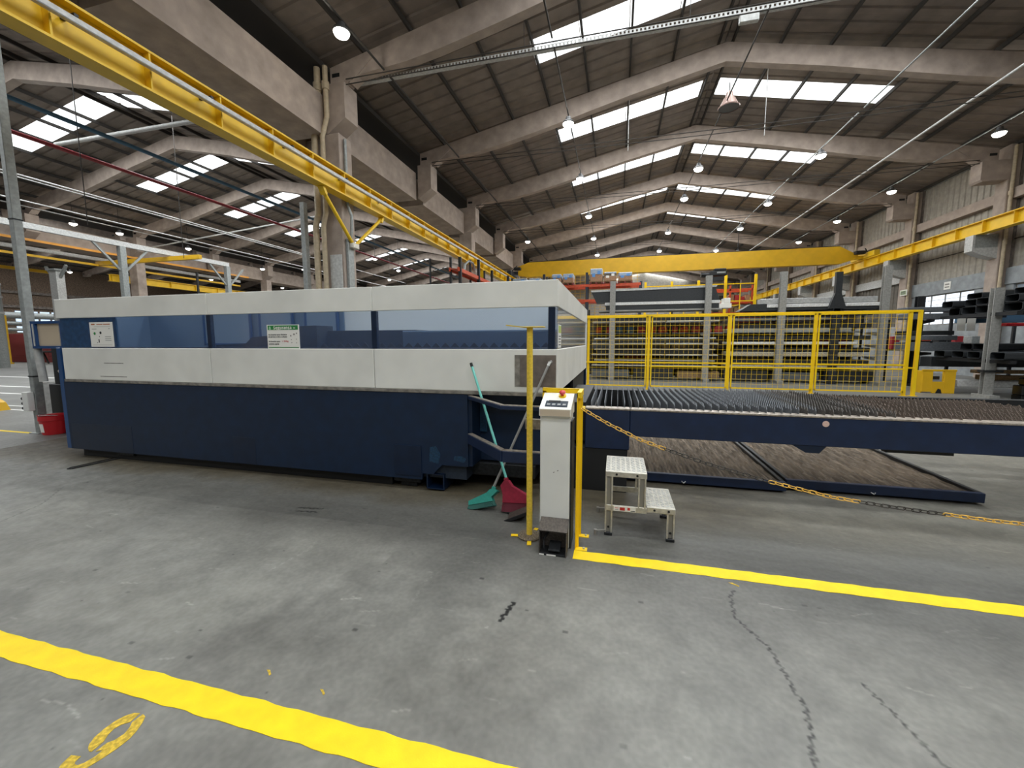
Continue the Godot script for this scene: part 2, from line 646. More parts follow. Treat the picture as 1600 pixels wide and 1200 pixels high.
func ragged_line(x0: float, x1: float, za: float, zb: float, label: String, m: Material):
	# a painted strip with a slightly uneven edge
	var b := mb()
	var n := int((x1 - x0) / 0.06)
	var h := 0.0025
	for i in n:
		var xa := lerpf(x0, x1, float(i) / n)
		var xb := lerpf(x0, x1, float(i + 1) / n)
		var e := func(x: float, q: float) -> float: return 0.003 * sin(x * 31.0 + q) + 0.002 * sin(x * 83.0 + q * 2.0)
		var p := Vector3(xa, h, za + e.call(xa, 1.0))
		var q2 := Vector3(xb, h, za + e.call(xb, 1.0))
		var r := Vector3(xb, h, zb + e.call(xb, 4.0))
		var s := Vector3(xa, h, zb + e.call(xa, 4.0))
		b.quad(p, q2, r, s, Vector3.UP)
		var dn := Vector3.DOWN * (h - 0.0005)
		b.quad(p, q2, q2 + dn, p + dn, Vector3.FORWARD)
		b.quad(s, r, r + dn, s + dn, Vector3.BACK)
	b.quad(Vector3(x0, h, za), Vector3(x0, h, zb), Vector3(x0, 0.0005, zb), Vector3(x0, 0.0005, za), Vector3.LEFT)
	return solo("floor_line", b, m, label, "floor line")

# ---------------------------------------------------------------- roof
func roof_y(bay: int, x: float) -> float:
	return 11.75 - SLOPE * absf(x - RIDGE[bay])

func ribbed_strip(xa: float, xb: float, w: float, ribs: int) -> MB:
	# a sheet of width w (along z, centred on 0) from xa to xb (distances from the ridge), falling with the slope, with raised ribs
	var b := mb()
	var prof := [Vector2(-w * 0.5 + 0.004, 0.0)]
	for i in ribs:
		var c := -w * 0.5 + w * (i + 0.5) / ribs
		prof.append_array([Vector2(c - 0.06, 0.0), Vector2(c - 0.03, 0.045), Vector2(c + 0.03, 0.045), Vector2(c + 0.06, 0.0)])
	prof.append(Vector2(w * 0.5 - 0.004, 0.0))
	for t in [0.0, 0.012]:
		for i in prof.size() - 1:
			var p: Vector2 = prof[i]
			var q: Vector2 = prof[i + 1]
			var e := (q - p).normalized()
			var nn := Vector3(0, -e.x, e.y) if t == 0.0 else Vector3(0, e.x, -e.y)
			var ya: float = -SLOPE * absf(xa) + t
			var yb: float = -SLOPE * absf(xb) + t
			b.quad(Vector3(xa, ya + p.y, p.x), Vector3(xb, yb + p.y, p.x), Vector3(xb, yb + q.y, q.x), Vector3(xa, ya + q.y, q.x), nn)
	return b

func build_roof():
	var ceiling := structure("ceiling")
	var w := DZ / 5.0
	var full := {}
	for s in [-1.0, 1.0]:
		full[s] = [ribbed_strip(0.02 * s, 12.2 * s, w, 2).mesh(), ribbed_strip(0.02 * s, 0.3 * s, w, 2).mesh(), ribbed_strip(6.08 * s, 12.2 * s, w, 2).mesh()]
	var pane := {}
	for s in [-1.0, 1.0]:
		pane[s] = []
		for i in 4:
			pane[s].append(ribbed_strip((0.3 + 1.445 * i + 0.012) * s, (0.3 + 1.445 * (i + 1) - 0.012) * s, w, 2).mesh())
	var mats := [M.roof_sheet, M.roof_sheet_b, M.roof_sheet_c]
	var lights := structure("window_roof")
	rng.seed = 3
	for bay in 3:
		var far := mb()
		for k in range(-7, 9):
			for i in 5:
				var z = FZ - DZ * k - w * (i + 0.5)
				for s in [-1.0, 1.0]:
					var at := Vector3(RIDGE[bay], 11.75, z)
					var parts: Array = [full[s][0]] if i != 2 or (bay == 2 and not k in [-1, 0, 1, 2]) else [full[s][1], full[s][2]]
					for q in parts:
						put("roof_sheet", q, mats[rng.randi() % 3], ceiling, at)
					if i == 2 and (bay < 2 or k in [-1, 0, 1, 2]):  # in the farthest hall the glowing panes are added for light
						for j in 4:
							put("skylight_pane", pane[s][j], M.daylight, lights, at)
	# an outer skin above the sheets keeps the sky out of every joint
	var skin := mb()
	for bay in 3:
		for s in [-1.0, 1.0]:
			var a := Vector3(RIDGE[bay], 12.0, 0)
			var c := Vector3(RIDGE[bay] + s * 12.4, 12.0 - SLOPE * 12.4, 0)
			var d := (c - a).normalized()
			skin.box((a + c) * 0.5 + Vector3(0, 0.1, -21.1), Vector3((c - a).length() + 0.1, 0.12, 83.4), Basis(d, Vector3(-d.y, d.x, 0) if s > 0 else Vector3(d.y, -d.x, 0), Vector3(0, 0, 1)))
	part("outer_skin", skin, M.roof_sheet, ceiling)
	# purlins run the length of the hall under the sheets
	for bay in 3:
		for s in [-1.0, 1.0]:
			for i in 9:
				var dx := 0.22 + 1.445 * i
				if dx > 12.1:
					continue
				var x: float = RIDGE[bay] + s * dx
				var y := roof_y(bay, x)
				var b := mb()
				b.bb(Vector3(x - 0.03, y - 0.13, -62), Vector3(x + 0.03, y - 0.004, 20))
				part("purlin", b, M.purlin, ceiling)
	# valley gutters between the halls
	for x in [ROW[1], ROW[2]]:
		var b := mb()
		b.bb(Vector3(x - 0.75, 9.15, -62), Vector3(x + 0.75, 9.3, 20))
		part("valley_gutter", b, M.purlin, ceiling)

# ---------------------------------------------------------------- walls
func ribbed_wall(x: float, y0: float, y1: float, z0: float, z1: float, pitch: float) -> MB:
	# vertical trapezoid cladding facing -x, with thickness behind it
	var b := mb()
	b.bb(Vector3(x + 0.04, y0, z0), Vector3(x + 0.10, y1, z1))
	var n := int(absf(z1 - z0) / pitch)
	for i in n:
		var z := minf(z0, z1) + pitch * (i + 0.5)
		b.prism([Vector2(-0.28 * pitch, 0.04), Vector2(-0.18 * pitch, 0.0), Vector2(0.18 * pitch, 0.0), Vector2(0.28 * pitch, 0.04)], Transform3D(Basis(Vector3(0, 0, 1), Vector3(1, 0, 0), Vector3(0, 1, 0)), Vector3(x, y0, z)), y1 - y0)
	return b

func build_walls():
	var wr := structure("wall_right")
	var nwin := 0
	for k in range(-7, 9):
		var za := FZ - DZ * k - 0.3        # toward the camera
		var zb := za - DZ + 0.6
		var glazed := k in [-1, 0, 1]
		var b := mb()
		if glazed:
			b.bb(Vector3(15.3, 0, za), Vector3(15.6, 2.35, zb))
			part("concrete_panel", b, M.band_grey, wr)
			b = mb()
			b.bb(Vector3(15.2, 3.84, za), Vector3(15.6, 4.5, zb))
			b.bb(Vector3(15.25, 2.35, zb), Vector3(15.6, 3.84, zb + 0.35))
			b.bb(Vector3(15.25, 2.35, za - 0.9), Vector3(15.6, 3.84, za))
			part("lintel_band", b, M.band_grey, wr)
			part("cladding_sheet", ribbed_wall(15.35, 4.5, 7.2, zb, za, 0.34), M.cladding, wr)
			b = mb()
			b.bb(Vector3(15.34, 5.62, za), Vector3(15.42, 5.66, zb))
			part("cladding_joint", b, M.purlin, wr)
			nwin += 1
			var win := structure("window_%d" % nwin)
			var wz0 := zb + 0.35
			var wz1 := za - 0.9
			b = mb()
			for t in [0.0, 1.0]:
				var yy := lerpf(2.37, 3.82, t)
				b.bb(Vector3(15.32, yy - 0.025, wz0), Vector3(15.40, yy + 0.025, wz1))
			for j in 5:
				var z := lerpf(wz0, wz1, j / 4.0)
				b.bb(Vector3(15.34, 2.37, z - 0.018), Vector3(15.38, 3.82, z + 0.018))
			for j in 5:
				var yy := lerpf(2.37, 3.82, (j + 1) / 6.0)
				b.bb(Vector3(15.35, yy - 0.008, wz0), Vector3(15.37, yy + 0.008, wz1))
			part("window_frame", b, M.alu_dark, win)
			for j in 4:
				b = mb()
				b.bb(Vector3(15.355, 2.37, lerpf(wz0, wz1, j / 4.0)), Vector3(15.361, 3.82, lerpf(wz0, wz1, (j + 1) / 4.0)))
				part("pane", b, M.window_glass, win)
		else:
			b.bb(Vector3(15.3, 0, za), Vector3(15.6, 2.35, zb))
			part("concrete_panel", b, M.band_grey, wr)
			part("cladding_sheet", ribbed_wall(15.35, 2.35, 4.75, zb, za, 0.34), M.cladding_dark, wr)
			b = mb()
			b.bb(Vector3(15.2, 4.75, za), Vector3(15.6, 5.2, zb))
			part("wall_beam", b, M.galv_light, wr)
			part("cladding_sheet", ribbed_wall(15.35, 5.2, 7.2, zb, za, 0.34), M.cladding, wr)
		b = mb()
		b.bb(Vector3(15.1, 7.2, za), Vector3(15.6, 7.6, zb))
		part("wall_beam", b, M.concrete, wr)
		part("cladding_sheet", ribbed_wall(15.35, 7.6, 9.75, zb, za, 0.34), M.cladding, wr)
		b = mb()
		b.bb(Vector3(15.25, 9.3, za), Vector3(15.45, 9.5, zb))
		part("eaves_rail", b, M.galv, wr)
	var b2 := mb()
	for k in range(-7, 10):
		var z = FZ - DZ * k
		b2.bb(Vector3(15.3, 0, z - 0.3), Vector3(15.6, 9.75, z + 0.3))
	b2.bb(Vector3(15.3, 0, 20.2), Vector3(15.6, 9.75, 19.5))
	part("pier_backing", b2, M.concrete_dark, wr)
	# end walls
	for e in [["wall_far", -62.0, -62.3], ["wall_rear", 20.3, 20.0]]:
		var w := structure(e[0])
		var b := mb()
		b.bb(Vector3(-57.8, 0, e[1]), Vector3(15.7, 12.4, e[2]))
		part("concrete_panel", b, M.cladding, w)
	var wl := structure("wall_left")
	var b := mb()
	b.bb(Vector3(-57.8, 0, 20.3), Vector3(-57.5, 9.9, -62.3))
	part("brick_face", b, mat("left_wall", "84705f", 0.85, 0.0, "mid", 0.6), wl)
	for y in [3.4, 5.0, 6.4]:
		b = mb()
		b.bb(Vector3(-57.5, y, 20), Vector3(-57.3, y + 0.25, -62))
		part("wall_rail", b, M.concrete_dark, wl)

# ---------------------------------------------------------------- concrete frames
func rafter_poly(half: float) -> Array:
	# outline of one half, x measured from the ridge outwards
	var p := []
	p.append(Vector2(0.0, 10.92))
	p.append(Vector2(0.0, 11.52))
	p.append(Vector2(half + 0.55, 11.52 - (SLOPE + 0.004) * (half + 0.55)))
	for q in [[0.55, 8.72], [0.0, 8.72], [-0.04, 8.79], [-0.16, 8.86], [-0.45, 8.92], [-1.0, 8.96], [-1.8, 9.02], [-2.75, 9.17], [-4.25, 9.48], [-5.85, 9.85], [-7.6, 10.27]]:
		p.append(Vector2(half + q[0], q[1]))
	return p

func build_frames():
	var names := ["over the laser cutter hall", "over the hall behind the crane rail", "over the farthest left hall"]
	for bay in 3:
		for k in range(-3, 9):
			var z = FZ - DZ * k
			var b := mb()
			for s in [-1.0, 1.0]:
				b.prism(rafter_poly(10.75), Transform3D(Basis(Vector3(s, 0, 0), Vector3.UP, Vector3(0, 0, 1)), Vector3(RIDGE[bay], 0, z - 0.14)), 0.28)
				# the thicker lower chord and the stiffening rib at the knee
				var f := mb()
			var t := thing("concrete_rafter", "pitched precast concrete roof rafter, %s one %s" % [ORD[k + 3], names[bay]], "rafter", Vector3(RIDGE[bay], 8.72, z), "concrete roof rafters")
			b.off = t.position
			for i in b.v.size():
				b.v[i] -= t.position
			part("pitched_beam", b, M.concrete, t)
			for s in [-1.0, 1.0]:
				b = mb(t)
				b.bar(Vector3(RIDGE[bay] + s * 9.95, 9.3, z), Vector3(RIDGE[bay] + s * 10.68, 8.76, z), 0.34, 0.08)
				part("stiffener", b, M.concrete, t)
			for s in [-1.0, 1.0]:
				b = mb(t)
				b.bb(Vector3(RIDGE[bay] + s * 11.0, 8.95, z - 0.145), Vector3(RIDGE[bay] + s * 11.24, 9.05, z + 0.145))
				part("bolt_pocket", b, M.black, t)
	# tie wires between the knees of the frames
	for k in range(-1, 5):
		var z = FZ - DZ * k + 0.22
		var t := thing("tie_rod", "pair of thin dark tie wires across the main hall at the %s visible frame" % ORD[k + 1], "tie rod", Vector3(3.35, 8.66, z), "tie wires across the hall")
		for y in [8.66, 8.8]:
			var b := mb(t)
			b.tube([Vector3(-7.4, y, z), Vector3(3.3, y - 0.05, z), Vector3(14.0, y, z)], 0.014, 6)
			part("wire", b, M.purlin, t)
	# the middle row: columns at every second frame, gutter beams between them, a corbel block under every rafter foot
	for r in [1, 2]:
		var rx: float = ROW[r]
		var where: String = "between the two near halls" if r == 1 else "of the far left row"
		for k in range(-3, 9):
			var z := FZ - DZ * k
			var t
			var b
			if posmod(k, 2) == 1:
				t = thing("concrete_column", "square concrete column %s, %s of its row" % [where, ORD[(k + 3) / 2]], "column", Vector3(rx + 0.75, 0, z), "hall columns")
				b = mb(t)
				b.bb(Vector3(rx + 0.42, 0, z - 0.28), Vector3(rx + 1.14, 7.42, z + 0.28), 0.02)
				b.bb(Vector3(rx + 0.42, 7.42, z - 0.28), Vector3(rx + 0.8, 8.70, z + 0.28))
				part("shaft", b, M.concrete, t)
			else:
				t = thing("concrete_corbel", "pair of concrete corbel blocks under the rafter feet %s, %s frame" % [where, ORD[k + 3]], "corbel", Vector3(rx, 7.4, z), "rafter corbels")
			for s in [-1.0, 1.0]:
				b = mb(t)
				b.prism([Vector2(0.42 if s < 0 else 0.8, 7.42), Vector2(0.82, 7.42), Vector2(1.38, 7.78), Vector2(1.38, 8.71), Vector2(0.42 if s < 0 else 0.8, 8.71)], Transform3D(Basis(Vector3(s, 0, 0), Vector3.UP, Vector3(0, 0, 1)), Vector3(rx, 0, z - 0.29)), 0.58)
				part("corbel_block", b, M.concrete, t)
			if k < 8:
				var g := thing("gutter_beam", "long concrete gutter beam %s, %s span from the camera" % [where, ORD[k + 3]], "beam", Vector3(rx, 7.36, z - DZ / 2), "concrete gutter beams")
				b = mb(g)
				b.prism([Vector2(-0.72, 7.36), Vector2(0.72, 7.36), Vector2(0.72, 8.42), Vector2(0.4, 8.42), Vector2(0.4, 7.62), Vector2(-0.4, 7.62), Vector2(-0.4, 8.42), Vector2(-0.72, 8.42)], Transform3D(Basis(), Vector3(rx, 0, z - DZ + 0.3)), DZ - 0.6)
				part("trough", b, M.concrete, g)
	# the right wall: a column at every frame with a knee corbel and a crane bracket
	for k in range(-2, 9):
		var z = FZ - DZ * k
		var t := thing("concrete_column", "concrete wall column with crane bracket on the right wall, %s from the camera" % ORD[k + 2], "column", Vector3(15.1, 0, z), "hall columns")
		var b := mb(t)
		b.bb(Vector3(14.92, 0, z - 0.28), Vector3(15.3, 9.3, z + 0.28), 0.02)
		part("shaft", b, M.concrete, t)
		b = mb(t)
		b.prism([Vector2(14.95, 7.95), Vector2(14.12, 7.95), Vector2(14.05, 8.02), Vector2(14.05, 8.72), Vector2(14.95, 8.72)], Transform3D(Basis(), Vector3(0, 0, z - 0.28)), 0.56)
		part("corbel", b, M.concrete, t)
		b = mb(t)
		b.prism([Vector2(14.95, 4.9), Vector2(14.6, 5.0), Vector2(14.3, 5.12), Vector2(14.08, 5.24), Vector2(14.08, 5.36), Vector2(14.95, 5.36)], Transform3D(Basis(), Vector3(0, 0, z - 0.2)), 0.4)
		b.bb(Vector3(14.08, 5.36, z - 0.2), Vector3(14.16, 5.88, z + 0.2))
		part("crane_bracket", b, M.galv_light, t)
		b = mb(t)
		b.bb(Vector3(14.16, 5.36, z - 0.17), Vector3(14.93, 5.88, z + 0.17))
		part("bracket_stool", b, M.galv, t)
		b = mb()
		var p = z + 0.36
		b.tube([Vector3(15.02, 9.2, p), Vector3(15.02, 5.6, p), Vector3(15.0, 5.4, p), Vector3(15.0, 0.02, p)], 0.06, 10)
		for y in [5.5, 7.4]:
			b.lathe(Vector3(15.01, y, p), [Vector2(0.06, -0.08), Vector2(0.075, -0.08), Vector2(0.075, 0.08), Vector2(0.06, 0.08)], 12)
		solo("downpipe", b, M.pipe_beige, "beige rainwater downpipe beside the %s column of the right wall" % ORD[k + 2], "pipe", "downpipes")
	# services on the column of the middle row behind the machine
	var cz := FZ + DZ
	for q in [[-8.46, 0.085, "thicker beige downpipe at the left of the concrete column behind the machine"], [-8.2, 0.07, "thinner beige downpipe in front of the concrete column behind the machine"]]:
		var b := mb()
		var zz = cz + 0.40
		b.tube([Vector3(q[0], 0.02, zz), Vector3(q[0], 4.9, zz), Vector3(q[0] + 0.1, 5.25, zz), Vector3(q[0] + 0.1, 7.3, zz), Vector3(q[0] + 0.28, 7.8, zz), Vector3(q[0] + 0.28, 9.1, zz)], q[1], 12)
		b.lathe(Vector3(q[0] + 0.28, 8.6, zz), [Vector2(q[1], -0.1), Vector2(q[1] + 0.03, -0.1), Vector2(q[1] + 0.03, 0.1), Vector2(q[1], 0.1)], 12)
		solo("downpipe", b, M.pipe_beige, q[2], "pipe", "downpipes")
	var b := mb()
	b.bb(Vector3(-8.95, 0, cz + 0.3), Vector3(-8.8, 5.6, cz + 0.45), 0.01)
	solo("steel_post", b, M.galv, "slim galvanised square post left of the beige downpipes", "post")
	b = mb()
	b.bb(Vector3(-7.655, 0, cz - 0.05), Vector3(-7.56, 4.55, cz + 0.2), 0.01)
	b.tube([Vector3(-7.58, 4.5, cz + 0.1), Vector3(-7.5, 4.75, cz + 0.1), Vector3(-7.48, 5.2, cz + 0.1), Vector3(-7.6, 5.5, cz + 0.1), Vector3(-7.6, 7.3, cz + 0.1)], 0.045, 8)
	solo("cable_duct", b, M.galv, "grey cable duct climbing the right face of the concrete column behind the machine", "duct")
	b = mb()
	b.bb(Vector3(-8.1, 0, cz + 0.285), Vector3(-7.72, 4.1, cz + 0.32))
	solo("column_guard", b, M.galv_light, "painted lower facing plate on the concrete column behind the machine", "panel")

# ---------------------------------------------------------------- cranes
func i_profile(x: float, yb: float, yt: float, w: float) -> Array:
	return [Vector2(x - w, yb), Vector2(x + w, yb), Vector2(x + w, yb + 0.035), Vector2(x + 0.012, yb + 0.035), Vector2(x + 0.012, yt - 0.035), Vector2(x + w, yt - 0.035), Vector2(x + w, yt), Vector2(x - w, yt), Vector2(x - w, yt - 0.035), Vector2(x - 0.012, yt - 0.035), Vector2(x - 0.012, yb + 0.035), Vector2(x - w, yb + 0.035)]

func runway(x: float, yb: float, yt: float, side: float, pitch: float, label: String, zn := 10.0) -> Node3D:
	var t := thing("crane_runway_beam", label, "crane beam", Vector3(x, yb, -20))
	var b := mb(t)
	b.prism(i_profile(x, yb, yt, 0.15), Transform3D(Basis(), Vector3(0, 0, -61)), 61.0 + zn)
	part("beam", b, M.crane_yellow, t)
	b = mb(t)
	b.bb(Vector3(x - 0.03, yt, -61), Vector3(x + 0.03, yt + 0.04, zn))
	part("rail", b, M.dark_steel, t)
	var n := int((minf(zn, 2.0) + 48.0) / pitch)
	for i in n:
		var z := minf(zn, 2.0) - 0.1 - i * pitch
		b = mb(t)
		b.bb(Vector3(x + side * 0.012, yb + 0.035, z - 0.012), Vector3(x + side * 0.14, yt - 0.035, z + 0.012))
		part("stiffener", b, M.crane_yellow, t)
	return t

func build_cranes():
	var t := runway(-7.43, 5.58, 6.2, 1.0, 1.2, "yellow crane runway beam on the left, running past the concrete column")
	var b := mb()
	b.bb(Vector3(-7.22, 5.86, -61), Vector3(-7.13, 5.95, 8), 0.012)
	var cr := solo("conductor_bar", b, M.galv_light, "pale grey conductor bar running along the face of the left yellow crane beam", "conductor bar")
	for i in 22:
		var z := 1.4 - i * 1.9
		b = mb(t)
		b.bar(Vector3(-7.42, 5.98, z), Vector3(-7.14, 5.975, z), 0.05, 0.035)
		part("conductor_bracket", b, M.dark_steel, t)
	for k in [-1, 1, 3, 5]:
		var z = FZ - DZ * k
		if k == -1:
			b = mb()
			for s in [-1.0, 1.0]:
				b.tube([Vector3(-7.5, 4.42, z + s * 0.06), Vector3(-7.43, 5.5, z + s * 1.35)], 0.05, 10)
				b.bar(Vector3(-7.43, 5.4, z + s * 1.28), Vector3(-7.43, 5.58, z + s * 1.4), 0.16, 0.08)
			var st := solo("crane_strut", b, M.crane_yellow, "yellow V strut propping the left crane beam off the concrete column", "strut")
			b = mb()
			b.box(Vector3(-7.53, 4.38, z), Vector3(0.2, 0.16, 0.3), Basis(), 0.02)
			solo("strut_shoe", b, M.alu, "pale steel shoe where the yellow V strut meets the column", "bracket")
		else:
			b = mb()
			b.bb(Vector3(-7.55, 0, z - 0.6), Vector3(-7.25, 5.58, z - 0.45), 0.01)
			b.bb(Vector3(-7.55, 0, z - 0.9), Vector3(-7.4, 5.58, z - 0.85))
			solo("crane_post", b, M.crane_yellow, "yellow steel post under the left crane beam, %s from the camera" % ORD[(k - 1) / 2], "post", "crane posts")
	runway(14.3, 5.88, 6.4, -1.0, 1.35, "yellow crane runway beam on brackets along the right wall")
	runway(-33.4, 5.72, 6.2, 1.0, 1.9, "distant yellow crane runway beam along the far left columns", -20.4)
	# the travelling bridge
	var bz := -29.4
	t = thing("bridge_crane", "yellow box girder bridge crane spanning the main hall", "crane", Vector3(3.2, 6.15, bz))
	b = mb(t)
	b.prism([Vector2(-7.0, 6.32), Vector2(-6.3, 6.2), Vector2(13.0, 6.2), Vector2(13.85, 6.47), Vector2(13.85, 6.67), Vector2(12.9, 7.22), Vector2(-6.2, 7.22), Vector2(-7.0, 6.95)], Transform3D(Basis(), Vector3(0, 0, bz - 0.22)), 0.44)
	part("girder", b, M.bridge_yellow, t)
	for x in [-7.43, 14.3]:
		b = mb(t)
		var yc := 6.24 if x < 0 else 6.44
		b.bb(Vector3(x - 0.16, yc, bz - 1.2), Vector3(x + 0.16, yc + 0.32, bz + 1.2), 0.03)
		b.bb(Vector3(minf(x, x - signf(x) * 0.7), 6.45, bz - 0.2), Vector3(maxf(x, x - signf(x) * 0.7), 6.62, bz + 0.2))
		var ec := part("end_carriage", b, M.crane_yellow if x > 0 else M.rack_blue, t)
		b = mb(t)
		b.box(Vector3(x + (-0.5 if x > 0 else 0.45), 6.75, bz + 0.5), Vector3(0.5, 0.2, 0.3), Basis(), 0.03)
		b.bar(Vector3(x, 6.6, bz + 0.4), Vector3(x + (-0.2 if x > 0 else 0.4), 7.0, bz + 0.4), 0.05, 0.05)
		part("drive_motor", b, M.black, ec)
	b = mb(t)
	b.bb(Vector3(-6.2, 7.22, bz + 0.15), Vector3(12.9, 7.26, bz + 0.22))
	part("walk_rail", b, M.dark_steel, t)
	t = thing("chain_hoist", "black electric hoist hanging under the bridge crane girder", "hoist", Vector3(6.3, 5.4, bz), "")
	b = mb(t)
	b.bb(Vector3(5.75, 5.77, bz - 0.1), Vector3(6.75, 6.07, bz + 0.42), 0.04)
	b.bb(Vector3(6.0, 6.07, bz + 0.0), Vector3(6.7, 6.21, bz + 0.4), 0.03)
	part("gear_case", b, M.black, t)
	b = mb(t)
	b.lathe(Vector3(5.55, 5.86, bz + 0.16), [Vector2(0, -0.2), Vector2(0.17, -0.2), Vector2(0.17, 0.3), Vector2(0, 0.3)], 14, Basis(Vector3(0, 0, 1), PI / 2))
	part("motor", b, M.black_gloss, t)
	b = mb(t)
	b.bb(Vector3(6.15, 5.90, bz + 0.421), Vector3(6.65, 6.0, bz + 0.43))
	part("nameplate", b, M.galv, t)
	b = mb(t)
	b.bb(Vector3(5.9, 5.42, bz + 0.05), Vector3(6.6, 5.72, bz + 0.3), 0.03)
	part("hook_block", b, M.black, t)
# ---------------------------------------------------------------- the laser cutter
const MZ := -3.85
const MB_ := -7.75

func front(parent, called: String, m: Material, x0: float, x1: float, y0: float, y1: float, z := MZ, t := 0.03, ch := 0.004) -> MeshInstance3D:
	var b := mb(parent)
	b.bb(Vector3(x0, y0, z), Vector3(x1, y1, z - t), ch)
	return part(called, b, m, parent)

func build_machine():
	var t := thing("laser_cutter", "long white and navy sheet laser cutting machine with a window strip along its front", "machine", Vector3(-3.95, 0, -5.8))
	# front: three white panels above and three below the window strip
	var seams := [-7.383, -4.757, -2.518, -0.537]
	for i in 3:
		front(t, "upper_panel", M.white_panel, seams[i] + (0.0 if i == 0 else 0.004), seams[i + 1] - (0.0 if i == 2 else 0.004), 1.925, 2.175)
		front(t, "lower_panel", M.white_panel, seams[i] + (0.05 if i == 0 else 0.004), seams[i + 1] - (0.0 if i == 2 else 0.004), 1.10, 1.522)
	front(t, "edge_strip", M.grey_strip, -7.35, -0.537, 1.062, 1.099, MZ + 0.004)
	var b := mb(t)
	# navy skirt with its stepped lower edge
	b.prism([Vector2(-7.38, 0.12), Vector2(-1.99, 0.12), Vector2(-1.98, 0.19), Vector2(-1.86, 0.19), Vector2(-1.755, 0.30), Vector2(-1.46, 0.30), Vector2(-1.46, 1.062), Vector2(-7.38, 1.062)], Transform3D(Basis(), Vector3(0, 0, MZ - 0.035)), 0.03)
	part("skirt", b, M.navy, t)
	front(t, "access_cover", M.navy_patch, -2.31, -1.99, 0.16, 0.49, MZ + 0.005, 0.012, 0.001)
	front(t, "access_cover", M.navy_patch, -7.33, -6.19, 0.125, 0.485, MZ - 0.0035, 0.01, 0.0)
	front(t, "access_cover", M.navy_patch, -4.52, -4.18, 0.125, 0.45, MZ - 0.0035, 0.01, 0.0)
	for q in [[-1.9, 0.33, 0.13, 0.17], [-1.62, 0.36, 0.14, 0.05]]:
		b = mb(t)
		b.prism([Vector2(q[0], q[1]), Vector2(q[0] + q[2] * 0.8, q[1] - 0.02), Vector2(q[0] + q[2], q[1] + q[3] * 0.5), Vector2(q[0] + q[2] * 0.6, q[1] + q[3]), Vector2(q[0] + 0.01, q[1] + q[3] * 0.9)], Transform3D(Basis(), Vector3(0, 0, MZ - 0.006)), 0.002)
		part("paint_scuff", b, M.navy_worn, t)
	# recessed navy body to the right of the skirt
	b = mb(t)
	b.bb(Vector3(-1.46, 0.3, MZ - 0.3), Vector3(-0.56, 1.08, MZ - 0.34))
	b.bb(Vector3(-1.46, 0.3, MZ - 0.03), Vector3(-1.42, 1.06, MZ - 0.34))
	part("body_panel", b, M.navy, t)
	b = mb(t)
	b.bb(Vector3(-1.42, 0.62, MZ - 0.27), Vector3(-1.34, 0.98, MZ - 0.3), 0.004)
	part("cover_plate", b, M.navy_worn, t)
	# bed, plinth and feet
	b = mb(t)
	b.bb(Vector3(-7.3, 0.0, MZ - 0.09), Vector3(-2.4, 0.14, MB_ + 0.1))
	b.bb(Vector3(-2.4, 0.12, MZ - 0.5), Vector3(-0.7, 0.32, MB_ + 0.1))
	part("plinth", b, M.black, t)
	b = mb(t)
	b.bb(Vector3(-7.36, 0.14, MZ - 0.06), Vector3(-1.5, 0.95, MB_ + 0.05))
	b.bb(Vector3(-1.5, 0.3, MZ - 0.36), Vector3(-0.75, 0.6, MB_ + 0.05))
	part("machine_bed", b, M.bed_dark, t)
	for x in [-6.45, -2.2, -1.55]:
		b = mb(t)
		if x > -2.0:
			b.bb(Vector3(x - 0.2, 0.14, MZ - 0.24), Vector3(x + 0.75, 0.285, MZ - 0.5), 0.01)
			part("bed_beam", b, M.dark_steel, t)
		else:
			b.bb(Vector3(x - 0.16, 0.06, MZ - 0.06), Vector3(x + 0.16, 0.118, MZ - 0.3), 0.006)
			b.bb(Vector3(x - 0.1, 0.0, MZ - 0.1), Vector3(x + 0.1, 0.06, MZ - 0.28), 0.006)
			part("levelling_foot", b, M.dark_steel, t)
	b = mb(t)      # open forklift pocket
	for q in [[-1.945, 0.02, -1.74, 0.032], [-1.945, 0.178, -1.74, 0.19], [-1.945, 0.032, -1.93, 0.178], [-1.755, 0.032, -1.74, 0.178]]:
		b.bb(Vector3(q[0], q[1], MZ - 0.02), Vector3(q[2], q[3], MZ - 0.9))
	part("lift_pocket", b, M.navy_patch, t)
	# ends, back, right side
	b = mb(t)
	b.bb(Vector3(-7.46, 0.12, MZ - 0.005), Vector3(-7.382, 1.525, MZ - 0.1), 0.004)
	part("corner_post", b, M.navy_frame, t)
	b = mb(t)
	b.bb(Vector3(-7.44, 0.14, MZ - 0.1), Vector3(-7.39, 1.5, MB_))
	b.bb(Vector3(-7.39, 0.14, MB_ + 0.03), Vector3(-0.54, 1.1, MB_))
	part("end_panel", b, M.navy, t)
	b = mb(t)
	b.bb(Vector3(-7.383, 1.925, MZ - 0.03), Vector3(-7.35, 2.175, MB_), 0.004)
	b.bb(Vector3(-7.35, 1.1, MB_ + 0.03), Vector3(-0.57, 2.175, MB_), 0.004)
	part("rear_panel", b, M.white_panel, t)
	b = mb(t)
	b.bb(Vector3(-0.567, 1.925, MZ - 0.034), Vector3(-0.537, 2.175, MB_), 0.004)
	part("side_panel", b, M.white_panel, t)
	b = mb(t)
	b.bb(Vector3(-0.567, 1.10, MZ - 0.034), Vector3(-0.537, 1.522, MB_), 0.004)
	part("side_panel", b, M.white_panel, t)
	b = mb(t)
	b.bb(Vector3(-0.56, 1.525, MZ - 0.03), Vector3(-0.548, 1.922, MB_ + 0.15))
	part("side_window", b, M.machine_glass, t)
	b = mb(t)
	b.bb(Vector3(-0.567, 1.525, MB_ + 0.15), Vector3(-0.537, 1.922, MB_), 0.004)
	part("side_post", b, M.white_panel, t)
	b = mb(t)
